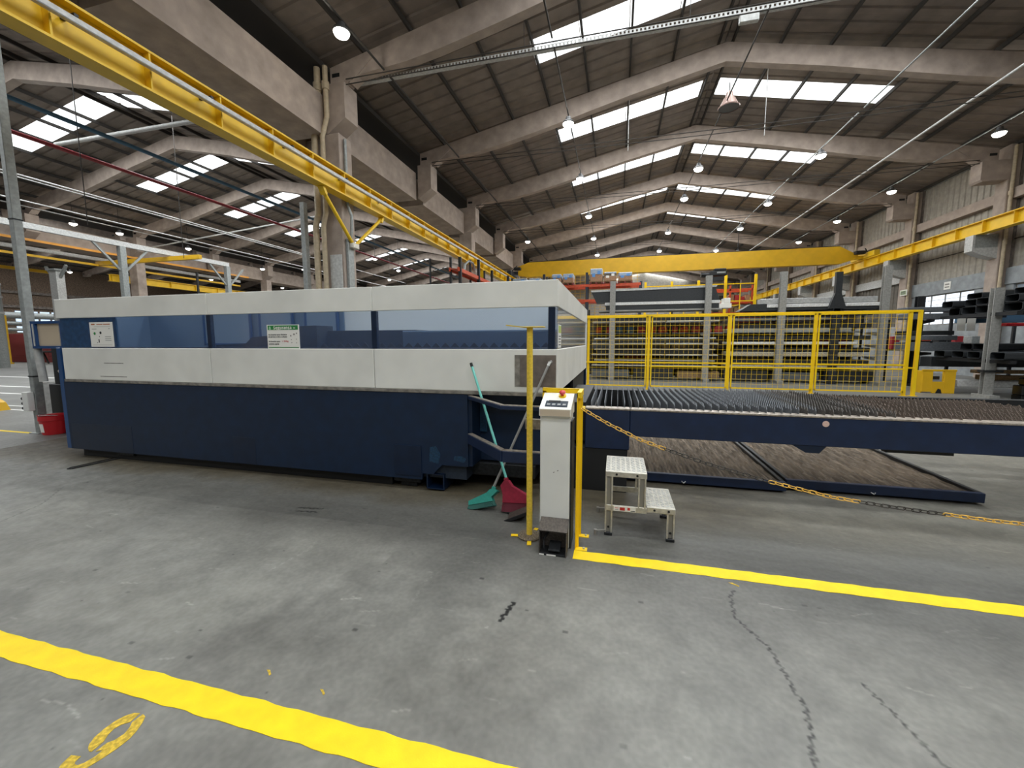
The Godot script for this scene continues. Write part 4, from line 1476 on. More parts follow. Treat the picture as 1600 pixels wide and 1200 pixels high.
func guard_and_chain():
	var t := thing("chain_post", "yellow angle steel guard frame behind and right of the white pedestal", "guard frame", Vector3(-0.26, 0, -3.1))
	var b := mb(t)
	for z in [-3.0, -3.22]:
		b.bb(Vector3(-0.272, 0.0, z), Vector3(-0.266, 1.22, z - 0.035))
		b.bb(Vector3(-0.272, 0.0, z - 0.029), Vector3(-0.246, 1.22, z - 0.035))
		var up := part("upright", b, M.fence_yellow, t)
		b = mb(t)
		b.bb(Vector3(-0.272, 0.0, z + 0.01), Vector3(-0.18, 0.006, z - 0.04))
		part("foot_plate", b, M.fence_yellow, up)
		b = mb(t)
		b.lathe(Vector3(-0.205, 0.006, z - 0.015), [Vector2(0.009, 0), Vector2(0.009, 0.012), Vector2(0, 0.012)], 6)
		part("anchor_bolt", b, M.steel, up)
		b = mb(t)
	b.bb(Vector3(-0.57, 1.185, -3.225), Vector3(-0.24, 1.222, -3.231))
	b.bb(Vector3(-0.57, 1.218, -3.225), Vector3(-0.24, 1.222, -3.26))
	part("top_rail", b, M.fence_yellow, t)
	b = mb(t)
	b.bb(Vector3(-0.57, 0.9, -3.225), Vector3(-0.54, 1.2, -3.231))
	b.bb(Vector3(-0.272, 1.18, -3.0), Vector3(-0.24, 1.222, -3.24))
	part("return_arm", b, M.fence_yellow, t)
	b = mb(t)
	b.lathe(Vector3(-0.232, 1.10, -3.02), [Vector2(0, 0), Vector2(0.02, 0.0), Vector2(0.02, 0.02), Vector2(0, 0.02)], 10, Basis(Vector3.BACK, -PI / 2))
	part("chain_eye", b, M.post_yellow, t)
	# the chain: yellow and dark stretches
	var pts := [Vector3(-0.215, 1.10, -2.96), Vector3(-0.042, 1.013, -2.92), Vector3(0.177, 0.915, -2.9), Vector3(0.347, 0.858, -2.9), Vector3(0.594, 0.781, -2.9), Vector3(0.983, 0.685, -2.9), Vector3(1.348, 0.612, -2.9), Vector3(1.638, 0.583, -2.9), Vector3(1.849, 0.568, -2.9), Vector3(2.143, 0.548, -2.9), Vector3(2.42, 0.54, -2.9), Vector3(2.8, 0.56, -2.9)]
	var c := thing("barrier_chain", "plastic barrier chain in yellow and dark stretches sagging right from the guard frame", "chain", Vector3(1.3, 0.54, -2.9))
	var link := mb()
	var ring := []
	for i in 14:
		var a := TAU * i / 14
		ring.append(Vector3(cos(a) * 0.0085 + signf(cos(a)) * 0.015, sin(a) * 0.0115, 0))
	link.tube(ring, 0.0032, 6, true)
	var lm := link.mesh()
	var seg := 0
	var cum := 0.0
	var dist := 0.0
	var total := 0.0
	for i in pts.size() - 1:
		total += pts[i].distance_to(pts[i + 1])
	var k := 0
	while dist < total - 0.02:
		while seg < pts.size() - 2 and dist > cum + pts[seg].distance_to(pts[seg + 1]):
			cum += pts[seg].distance_to(pts[seg + 1])
			seg += 1
		var p: Vector3 = pts[seg].lerp(pts[seg + 1], (dist - cum) / pts[seg].distance_to(pts[seg + 1]))
		var d: Vector3 = (pts[seg + 1] - pts[seg]).normalized()
		var s := d.cross(Vector3.UP).normalized()
		var u := s.cross(d)
		var bs := Basis(d, u, s)
		bs = bs * Basis(Vector3.RIGHT, 0.35 + (PI / 2 if k % 2 == 0 else 0.0))
		var dark := (p.x > 0.36 and p.x < 1.0) or (p.x > 1.49 and p.x < 1.93)
		var o := put("link", lm, M.chain_dark if dark else M.chain_yellow, c)
		o.transform = Transform3D(bs, p - c.position)
		dist += 0.0395
		k += 1

func yellow_post():
	var t := thing("t_post", "worn yellow tubular post with a flat T plate on top and a round foot", "post", Vector3(-0.655, 0, -3.12))
	var x := -0.655
	var z := -3.12
	var b := mb(t)
	b.tube([Vector3(x, 0.02, z), Vector3(x, 1.705, z)], 0.0245, 16)
	part("tube", b, M.post_yellow, t)
	b = mb(t)
	b.bb(Vector3(x - 0.06, 1.705, z - 0.05), Vector3(x + 0.115, 1.713, z + 0.05), 0.002)
	b.bar(Vector3(x - 0.055, 1.709, z), Vector3(x - 0.18, 1.724, z), 0.1, 0.008)
	part("top_plate", b, M.post_yellow, t)
	b = mb(t)
	b.lathe(Vector3(x, 0, z), [Vector2(0.092, 0), Vector2(0.095, 0.012), Vector2(0.088, 0.022), Vector2(0, 0.024)], 28)
	part("round_foot", b, mat("worn_foot", "a8977f", 0.7, 0.1, "strong", 6.0), t)
	for a in [0.35, 1.35, 3.3, 4.9]:
		b = mb(t)
		b.box(Vector3(x + cos(a) * 0.115, 0.006, z - sin(a) * 0.115), Vector3(0.075, 0.008, 0.034), Basis(Vector3.UP, a), 0.002)
		part("fixing_tab", b, M.fence_yellow, t)

func stool():
	var t := thing("step_stool", "small aluminium two-step stool with ribbed treads beside the pallet table", "step stool", Vector3(0.2, 0, -3.54))
	var zf := -3.3
	var zb := -3.77
	var b := mb(t)
	var steps := [[-0.058, 0.264, 0.545], [0.27, 0.486, 0.272]]
	for s in steps:
		b = mb(t)
		b.bb(Vector3(s[0], s[2] - 0.045, zf), Vector3(s[1], s[2], zf - 0.018), 0.003)
		b.bb(Vector3(s[0], s[2] - 0.045, zb), Vector3(s[1], s[2], zb + 0.018), 0.003)
		b.bb(Vector3(s[0], s[2] - 0.012, zf - 0.018), Vector3(s[1], s[2] - 0.001, zb + 0.018))
		var st := part("step", b, M.alu, t)
		b = mb(t)
		var nx := int((s[1] - s[0]) / 0.036)
		var nz := 11
		for i in nx:
			for j in nz:
				var c := Vector3(lerpf(s[0], s[1], (i + 0.5) / nx), s[2], lerpf(zf - 0.03, zb + 0.03, (j + 0.5) / nz))
				b.box(c, Vector3(0.028, 0.004, 0.008), Basis(Vector3.UP, 0.5 if (i + j) % 2 == 0 else -0.5))
		part("tread_ribs", b, M.steel, st)
		for x in [s[0] + (s[1] - s[0]) * 0.27, s[0] + (s[1] - s[0]) * 0.77]:
			b = mb(t)
			b.lathe(Vector3(x, s[2] - 0.022, zf), [Vector2(0.0, 0.003), Vector2(0.009, 0.003), Vector2(0.009, -0.002)], 12, Basis(Vector3.RIGHT, PI / 2))
			part("bolt_cap", b, M.black, st)
	# legs: U profiles
	for q in [[-0.058, 0.5, zf - 0.008, 0.0], [0.20, 0.5, zf - 0.008, 0.235], [0.424, 0.227, zf - 0.008, 0.0], [-0.058, 0.5, zb + 0.008, 0.0], [0.20, 0.5, zb + 0.008, 0.235], [0.424, 0.227, zb + 0.008, 0.0]]:
		b = mb(t)
		var x: float = q[0]
		var z: float = q[2]
		var fl: float = 0.024 if q[3] == 0.0 else q[3]
		b.bb(Vector3(x, fl, z - 0.004), Vector3(x + 0.06, q[1], z - 0.008))
		var shaded_web := b
		b = mb(t)
		b.bb(Vector3(x, fl, z + 0.008), Vector3(x + 0.012, q[1], z - 0.008))
		b.bb(Vector3(x + 0.048, fl, z + 0.008), Vector3(x + 0.06, q[1], z - 0.008))
		var lg := part("leg", b, M.alu, t)
		part("shaded_web", shaded_web, M.alu_dark, lg)  # darker aluminium paints shade into the groove of the leg
		if q[3] == 0.0:
			b = mb(t)
			b.bb(Vector3(x - 0.003, 0, z + 0.012), Vector3(x + 0.063, 0.026, z - 0.014), 0.003)
			part("rubber_foot", b, M.dark_steel, lg)
			b = mb(t)
			b.lathe(Vector3(x + 0.03, 0.07, z - 0.004), [Vector2(0.0, 0.006), Vector2(0.009, 0.006), Vector2(0.009, 0)], 12, Basis(Vector3.RIGHT, PI / 2))
			part("bolt_cap", b, M.black, lg)
	for z in [zf, zb + 0.014]:
		b = mb(t)
		b.bb(Vector3(-0.06, 0.213, z), Vector3(0.27, 0.262, z - 0.014), 0.003)
		part("side_bar", b, M.alu, t)
	b = mb(t)
	b.bb(Vector3(-0.04, 0.34, zf - 0.02), Vector3(-0.025, 0.38, zb + 0.02))
	b.bb(Vector3(0.235, 0.40, zf - 0.02), Vector3(0.25, 0.44, zb + 0.02))
	b.bb(Vector3(0.45, 0.12, zf - 0.02), Vector3(0.465, 0.15, zb + 0.02))
	part("cross_bar", b, M.alu, t)
	b = mb(t)
	b.bb(Vector3(0.012, 0.218, zf + 0.0005), Vector3(0.185, 0.258, zf + 0.0015))
	var wl := part("warning_label", b, M.paper, t)
	for q in [[0.06, 0.1, 0.225, 0.25, M.sign_red], [0.12, 0.14, 0.23, 0.252, M.sign_red], [0.02, 0.05, 0.228, 0.232, M.ink], [0.02, 0.05, 0.24, 0.244, M.sign_red], [0.145, 0.18, 0.222, 0.228, M.ink]]:
		b = mb(t)
		b.bb(Vector3(q[0], q[2], zf + 0.0015), Vector3(q[1], q[3], zf + 0.002))
		part("label_print", b, q[4], wl)
	for z in [zf - 0.004, zb]:
		b = mb(t)
		b.bar(Vector3(-0.05, 0.04, z), Vector3(-0.12, 0.032, z + 0.01), 0.016, 0.012)
		b.lathe(Vector3(-0.13, 0, z + 0.012), [Vector2(0.014, 0), Vector2(0.014, 0.045), Vector2(0, 0.047)], 12)
		part("stabiliser_foot", b, M.alu_dark, t)

func broom(neck: Vector3, tip: Vector3, foot: Vector3, along: Vector3, half: float, head: Material, handle: Material, bristle: Material, label: String, cap: Material):
	var t := thing("broom", label, "broom", Vector3(foot.x, 0, foot.z))
	var b := mb(t)
	var d := (tip - neck).normalized()
	b.tube([neck - d * 0.02, tip - d * 0.03], 0.0125, 12)
	part("handle", b, handle, t)
	b = mb(t)
	b.tube([tip - d * 0.04, tip - d * 0.005, tip], 0.0145, 10)
	part("handle_cap", b, cap, t)
	# head: socket narrowing up to the neck, flat in the direction away from the viewer
	var a := along.normalized()
	var up := (neck - foot)
	up = (up - a * up.dot(a)).normalized()
	var th := a.cross(up).normalized()
	var hgt := (neck - foot).dot(up)
	var sk := (neck - foot).dot(a)
	var xf := Transform3D(Basis(a, up, th), foot - th * 0.028)
	b = mb(t)
	b.prism([Vector2(-half, hgt * 0.30), Vector2(half, hgt * 0.30), Vector2(half * 0.92, hgt * 0.55), Vector2(sk + half * 0.45, hgt * 0.82), Vector2(sk + 0.02, hgt), Vector2(sk - 0.02, hgt), Vector2(sk - half * 0.45, hgt * 0.84), Vector2(-half * 0.95, hgt * 0.55)], xf, 0.056)
	b.bar(foot + up * hgt * 0.8 + a * sk, neck + d * 0.03, 0.04, 0.04, Vector3.UP, 0.01)
	part("broom_head", b, head, t)
	b = mb(t)
	for i in 22:
		for j in 2:
			var f := (i + 0.5) / 22.0 * 2.0 - 1.0
			var p := foot + a * f * half * 0.95 + th * (-0.012 + 0.024 * j) + up * hgt * 0.32
			var q := foot + a * f * half * 1.1 + th * (-0.02 + 0.04 * j) - up * 0.0
			q.y = maxf(q.y, 0.004)
			b.bar(p, q, 0.018, 0.016)
	var br := part("bristles", b, bristle, t)
	br.set_meta("kind", "stuff")

func brooms():
	broom(Vector3(-0.965, 0.30, -3.56), Vector3(-1.395, 1.385, -3.80), Vector3(-0.86, 0.03, -3.5), Vector3(1, 0.10, 0.1), 0.125, M.crimson, M.teal_light, M.bristle_red, "crimson broom with a turquoise handle leaning left against the machine", M.black)
	broom(Vector3(-1.11, 0.195, -3.58), Vector3(-0.605, 1.405, -3.81), Vector3(-1.2, 0.02, -3.52), Vector3(0.95, 0.28, 0.05), 0.13, M.teal, M.handle_grey, M.bristle, "green broom with a grey handle leaning right against the steel plate", M.white)
	var t := thing("dustpan", "dark dustpan standing on its edge beside the crimson broom head", "dustpan", Vector3(-0.83, 0, -3.42))
	var b := mb(t)
	b.box(Vector3(-0.80, 0.065, -3.44), Vector3(0.26, 0.012, 0.18), Basis(Vector3.BACK, 0.45) * Basis(Vector3.RIGHT, 0.25), 0.003)
	part("pan", b, M.pedal_case, t)
	b = mb(t)
	b.box(Vector3(-0.81, 0.05, -3.35), Vector3(0.27, 0.03, 0.012), Basis(Vector3.BACK, 0.45), 0.003)
	part("lip", b, M.black, t)
# ---------------------------------------------------------------- fence and storage racks behind the machine
func fence_panel(x0: float, x1: float, z: float, top: float, rails: Array, label: String):
	var t := thing("mesh_fence", label, "fence", Vector3((x0 + x1) / 2, 0, z), "yellow mesh fence panels")
	var b := mb(t)
	b.bb(Vector3(x0, 0.1, z + 0.015), Vector3(x0 + 0.04, top, z - 0.015))
	b.bb(Vector3(x1 - 0.04, 0.1, z + 0.015), Vector3(x1, top, z - 0.015))
	b.bb(Vector3(x0, top - 0.04, z + 0.015), Vector3(x1, top, z - 0.015))
	b.bb(Vector3(x0, 0.1, z + 0.015), Vector3(x1, 0.14, z - 0.015))
	part("frame", b, M.fence_yellow, t)
	for y in rails:
		b = mb(t)
		b.bb(Vector3(x0 + 0.04, y - 0.022, z + 0.015), Vector3(x1 - 0.04, y + 0.022, z - 0.015))
		part("rail", b, M.fence_yellow, t)
	b = mb(t)
	var n := int((x1 - x0) / 0.14)
	for i in range(1, n):
		var x := lerpf(x0, x1, float(i) / n)
		b.bb(Vector3(x - 0.003, 0.14, z - 0.003), Vector3(x + 0.003, top - 0.04, z + 0.003))
	var m := int(top / 0.158)
	for j in range(1, m):
		var y := lerpf(0.1, top, float(j) / m)
		b.bb(Vector3(x0 + 0.04, y - 0.003, z - 0.009), Vector3(x1 - 0.04, y + 0.003, z - 0.003))
	part("wire_mesh", b, M.fence_yellow, t)

func fence_post(x: float, z: float, top: float, label: String):
	var b := mb()
	b.bb(Vector3(x - 0.04, 0, z - 0.04), Vector3(x + 0.04, top, z + 0.04), 0.004)
	b.bb(Vector3(x - 0.08, 0, z - 0.08), Vector3(x + 0.08, 0.012, z + 0.08))
	solo("fence_post", b, M.fence_yellow, label, "post", "yellow fence posts")

func rack_upright(x: float, z: float, top: float, arms: Array, reach: float, label: String, m: Material) -> Node3D:
	var t := thing("cantilever_upright", label, "rack", Vector3(x, 0, z), "cantilever rack uprights")
	var b := mb(t)
	b.bb(Vector3(x - 0.11, 0.1, z + 0.08), Vector3(x + 0.11, top, z + 0.06))
	b.bb(Vector3(x - 0.11, 0.1, z - 0.08), Vector3(x + 0.11, top, z - 0.06))
	b.bb(Vector3(x - 0.012, 0.1, z - 0.06), Vector3(x + 0.012, top, z + 0.06))
	part("column", b, m, t)
	b = mb(t)
	b.bb(Vector3(x - 0.11, 0, minf(z - 0.3, z + reach - 0.1)), Vector3(x + 0.11, 0.1, maxf(z + 0.3, z + reach + 0.1)))
	part("base", b, m, t)
	for y in arms:
		b = mb(t)
		b.prism([Vector2(signf(reach) * 0.08, y - 0.15), Vector2(reach, y - 0.07), Vector2(reach, y), Vector2(signf(reach) * 0.08, y)], Transform3D(Basis(Vector3(0, 0, 1), Vector3(0, 1, 0), Vector3(-1, 0, 0)), Vector3(x + 0.04, 0, z)), 0.08)
		part("arm", b, m, t)
	return t

func stock(x0: float, x1: float, y: float, h: float, z0: float, z1: float, m: Material, called: String, label: String, category: String, group := ""):
	# a long piece of stock lying along x
	var b := mb()
	b.bb(Vector3(x0, y, z0), Vector3(x1, y + h, z1), minf(0.012, h * 0.2))
	return solo(called, b, m, label, category, group)

func hollow(c: Vector3, length: float, w: float, h: float, th: float, axis_x: bool, m: Material, called: String, label: String, category: String, group: String):
	# a rectangular tube with rounded corners, open at its ends, starting at c and running +x or -z
	var b := mb()
	var out := []
	var inn := []
	for i in 4:
		for j in 4:
			var a := PI / 2 * i + PI / 6 * j
			var q := Vector2(cos(PI / 2 * i + PI / 4), sin(PI / 2 * i + PI / 4)).sign()
			var r := minf(w, h) * 0.28
			out.append(Vector2(q.x * (w / 2 - r) + cos(a) * r, q.y * (h / 2 - r) + sin(a) * r))
			inn.append(Vector2(q.x * (w / 2 - r) + cos(a) * (r - th), q.y * (h / 2 - r) + sin(a) * (r - th)))
	var bs := Basis(Vector3(0, 0, 1), Vector3.UP, Vector3(1, 0, 0)) if axis_x else Basis(Vector3(1, 0, 0), Vector3.UP, Vector3(0, 0, -1))
	var n := out.size()
	var dl := bs.z * length
	for i in n:
		var j := (i + 1) % n
		var o0: Vector3 = c + bs * Vector3(out[i].x, out[i].y, 0)
		var o1: Vector3 = c + bs * Vector3(out[j].x, out[j].y, 0)
		var i0: Vector3 = c + bs * Vector3(inn[i].x, inn[i].y, 0)
		var i1: Vector3 = c + bs * Vector3(inn[j].x, inn[j].y, 0)
		var e: Vector2 = (out[j] - out[i]).normalized()
		var nn: Vector3 = bs * Vector3(e.y, -e.x, 0)
		b.quad(o0, o1, o1 + dl, o0 + dl, nn)
		b.quad(i0, i1, i1 + dl, i0 + dl, -nn)
		b.quad(o0, o1, i1, i0, -bs.z)
		b.quad(o0 + dl, o1 + dl, i1 + dl, i0 + dl, bs.z)
	return solo(called, b, m, label, category, group)

func build_fence_and_racks():
	var fz := -14.0
	fence_panel(-2.95, 0.97, fz, 2.395, [0.895], "yellow mesh fence panel with a single middle rail at the machine's right end")
	var pn := ["first", "second", "third"]
	var xs := [[1.10, 3.39], [3.50, 5.72], [5.80, 8.03]]
	for i in 3:
		fence_panel(xs[i][0], xs[i][1], fz, 2.395, [0.895, 0.776], "yellow mesh fence panel with double middle rails, %s one right of the narrow gap" % pn[i])
	var posts := [-0.915, 1.034, 3.44, 5.756, 8.08, 8.31]
	var pl := ["yellow fence post half hidden behind the machine's right end", "yellow fence post between the single-railed and double-railed panels", "yellow fence post between the first and second double-railed panels", "yellow fence post between the second and third double-railed panels", "left of the twin yellow posts at the right end of the fence", "outermost yellow post at the right end of the fence"]
	for i in 6:
		fence_post(posts[i], fz - 0.08, 2.45, pl[i])
	var b := mb()
	b.bb(Vector3(-2.95, 2.40, fz - 0.03), Vector3(8.31, 2.455, fz - 0.09))
	solo("fence_top_rail", b, M.fence_yellow, "long yellow top rail running over all the fence panels", "rail")
	b = mb()
	b.bb(Vector3(8.08, 0.79, fz - 0.06), Vector3(8.31, 0.83, fz - 0.1))
	solo("fence_link", b, M.fence_yellow, "short yellow link joining the twin end posts of the fence", "rail")
	# cantilever rack row A behind the fence
	var rz := -18.4
	var arms := [0.55, 1.0, 1.45, 1.9, 2.35, 2.8]
	var ux := [-0.18, 3.42, 5.97, 9.18]
	var un := ["grey cantilever upright nearest the machine behind the fence", "grey cantilever upright at the right end of the dark channels", "grey cantilever upright left of the silver bars", "grey cantilever upright at the right end of the fence"]
	for i in 4:
		rack_upright(ux[i], rz + 1.02, [4.02, 4.1, 4.14, 4.2][i], arms, -1.0, un[i], M.rack_grey)
	# top level, left: big dark channels
	stock(-0.75, 3.95, 2.80, 0.07, rz + 0.1, rz + 0.9, M.rack_grey, "steel_sheet", "grey sheet under the dark channels on top of the cantilever rack", "metal sheet")
	stock(-0.45, 3.85, 2.87, 0.19, rz + 0.12, rz + 0.85, M.bar_dark, "steel_channel", "dark steel channel lying lowest in the stack above the fence", "steel channel")
	stock(-0.5, 3.9, 3.06, 0.12, rz + 0.1, rz + 0.88, M.bar_light, "steel_channel", "bright steel channel between two dark ones above the fence", "steel channel")
	b = mb()
	b.prism([Vector2(-0.85, 3.19), Vector2(3.86, 3.19), Vector2(3.7, 3.68), Vector2(-1.05, 3.62)], Transform3D(Basis(), Vector3(0, 0, rz + 0.1)), 0.75)
	solo("steel_channel", b, M.bar_dark, "largest dark steel channel at the top of the stack above the fence", "steel channel")
	b = mb()
	b.prism([Vector2(-1.05, 3.625), Vector2(3.72, 3.685), Vector2(3.76, 3.76), Vector2(-1.08, 3.70)], Transform3D(Basis(), Vector3(0, 0, rz + 0.1)), 0.78)
	solo("steel_channel", b, M.galv_light, "pale flange plate resting on the largest dark channel", "steel channel")
	b = mb()
	b.bb(Vector3(3.86, 2.87, rz + 0.3), Vector3(4.3, 3.05, rz + 0.86), 0.01)
	b.bb(Vector3(4.02, 3.05, rz + 0.4), Vector3(4.25, 3.25, rz + 0.86), 0.01)
	solo("label_box", b, M.paper, "white boxes at the right end of the dark channels", "box")
	# top level, right: silver bars and a dark wedge
	stock(5.3, 9.05, 2.98, 0.2, rz + 0.45, rz + 0.85, M.steel, "steel_profile", "upper silver profile lying above the right half of the fence", "steel profile")
	stock(5.0, 9.3, 2.84, 0.12, rz + 0.15, rz + 0.9, M.bar_light, "steel_profile", "bright lower profile above the right half of the fence", "steel profile")
	stock(4.9, 9.25, 2.72, 0.1, rz + 0.2, rz + 0.88, M.bar_dark, "steel_profile", "dark profile under the bright bars above the right half of the fence", "steel profile")
	b = mb()
	b.prism([Vector2(4.55, 2.72), Vector2(5.5, 2.72), Vector2(5.5, 2.98), Vector2(4.95, 2.98)], Transform3D(Basis(), Vector3(0, 0, rz + 0.3)), 0.62)
	solo("steel_offcut", b, M.bar_dark, "dark slanted steel offcut left of the silver bars", "steel offcut")
	b = mb()
	b.bb(Vector3(7.62, 2.6, rz + 0.96), Vector3(7.82, 4.05, rz + 1.1))
	b.prism([Vector2(7.45, 2.75), Vector2(8.0, 2.75), Vector2(7.82, 3.3), Vector2(7.62, 3.3)], Transform3D(Basis(), Vector3(0, 0, rz + 0.97)), 0.12)
	b.bb(Vector3(7.6, 0, rz + 0.96), Vector3(7.84, 2.75, rz + 1.1))
	solo("dark_upright", b, M.bar_dark, "dark upright with a flared gusset in front of the silver bars", "post")
	# lower levels seen through the mesh: each sheet or bar its own thing
	var lv := [[0.55, "bottom"], [1.0, "second"], [1.45, "third"], [1.9, "fourth"], [2.35, "fifth"]]
	for i in 5:
		var y: float = lv[i][0]
		var nm: String = lv[i][1]
		if i != 3:
			stock(-1.0, 1.9, y + 0.005, 0.06, rz + 0.1, rz + 0.92, M.bar_beige, "steel_sheet", "pale sheet on the %s rack level behind the left fence panels" % nm, "metal sheet")
			stock(1.95, 3.9, y + 0.005, 0.06, rz + 0.1, rz + 0.90, M.galv_light, "steel_sheet", "pale sheet on the %s rack level behind the first double-railed panel" % nm, "metal sheet")
			stock(-0.9, 3.8, y + 0.225, 0.055, rz + 0.1, rz + 0.88, M.bar_light if i == 2 else M.bar_beige, "flat_bar", "long flat bar above the %s rack level on the left" % nm, "flat bar")
			stock(-0.8, 3.75, y + 0.07, 0.15, rz + 0.12, rz + 0.80, M.bar_dark, "steel_bundle", "dark bundle under a flat bar on the %s rack level on the left" % nm, "steel bundle")
		stock(4.2, 8.9 - 0.2 * i, y + 0.005, 0.10 if i % 2 == 0 else 0.16, rz + 0.12, rz + 0.92, [M.bar_beige, M.bar_beige, M.bar_light, M.galv, M.bar_mid][i], "steel_profile", "%s profile on the %s rack level behind the right fence panels" % [["short", "beige", "bright", "grey", "dull"][i], nm], "steel profile")
		stock(4.4 + 0.1 * i, 9.0, y + 0.17, 0.16, rz + 0.15, rz + 0.75, M.bar_dark, "steel_bundle", "dark bundle on the %s rack level behind the right fence panels" % nm, "steel bundle")
	for i in 6:
		stock(-1.0 + i * 1.72, 0.55 + i * 1.72, 0.11, [0.3, 0.36, 0.26, 0.33, 0.28, 0.36][i], rz + 0.15, rz + 0.8, [M.bar_mid, M.bar_dark, M.wood, M.bar_dark, M.bar_mid, M.bar_dark][i], "floor_bundle", "stock bundle on the rack base behind the fence, %s from the left" % ORD[i].replace("nearest", "first"), "bundle")
	# row of small part bins behind the fourth level
	rng.seed = 5
	for i in 22:
		var x := -0.9 + i * 0.45
		var m: Material = [M.red_dull, M.orange_rack, M.red_dull, M.pipe_blue, M.orange_rack][rng.randi() % 5]
		var w := rng.randf_range(0.24, 0.36)
		b = mb()
		b.bb(Vector3(x, 1.96, -19.0), Vector3(x + w, 2.12 + rng.randf_range(0, 0.06), -19.35))
		b.bb(Vector3(x + 0.02, 2.12, -19.02), Vector3(x + w - 0.02, 2.22, -19.3))
		solo("parts_bin", b, m, "coloured parts bin in the row behind the mesh, %s from the left" % (ORD[i] if i < 20 else "last but one" if i == 20 else "last").replace("nearest", "first"), "bin", "row of parts bins")
	var sh := thing("shelf_frame", "dark shelf frame behind the cantilever rack, with the row of coloured bins", "rack", Vector3(4.0, 0, -19.2))
	for x in [-1.25, 2.28, 5.78, 9.3]:
		b = mb(sh)
		b.bb(Vector3(x, 0, -18.92), Vector3(x + 0.06, 3.0, -18.98))
		part("upright", b, M.dark_steel, sh)
	for y in [0.5, 1.2, 1.91, 2.7]:
		b = mb(sh)
		b.bb(Vector3(-1.25, y, -18.98), Vector3(9.36, y + 0.05, -19.45))
		part("shelf_board", b, M.galv if y > 1.8 else M.dark_steel, sh)
	b = mb(sh)
	b.bb(Vector3(-1.25, 0.02, -19.5), Vector3(9.36, 2.7, -19.55))
	part("back_panel", b, M.cladding_dark, sh)
	mat("dark_stock", "4a3d34", 0.8, 0.1, "mid", 2.0)
	for i in 7:
		for j in 3:
			stock(-1.1 + i * 1.5 + 0.05 * j, 0.05 + i * 1.5 - 0.1 * j, [0.555, 1.255, 2.0][j] if j < 2 else 2.36, [0.5, 0.5, 0.24][j], -19.05 - 0.3, -19.05, [M.dark_stock, M.maroon, M.bar_mid, M.dark_stock, M.wood, M.dark_stock, M.bar_dark][(i + j * 2) % 7], "stored_block", "stored block behind the cantilever rack, %s level, %s from the left" % [["low", "middle", "high"][j], ORD[i].replace("nearest", "first")], "stock")
	right_racks()
	pallet_racks()

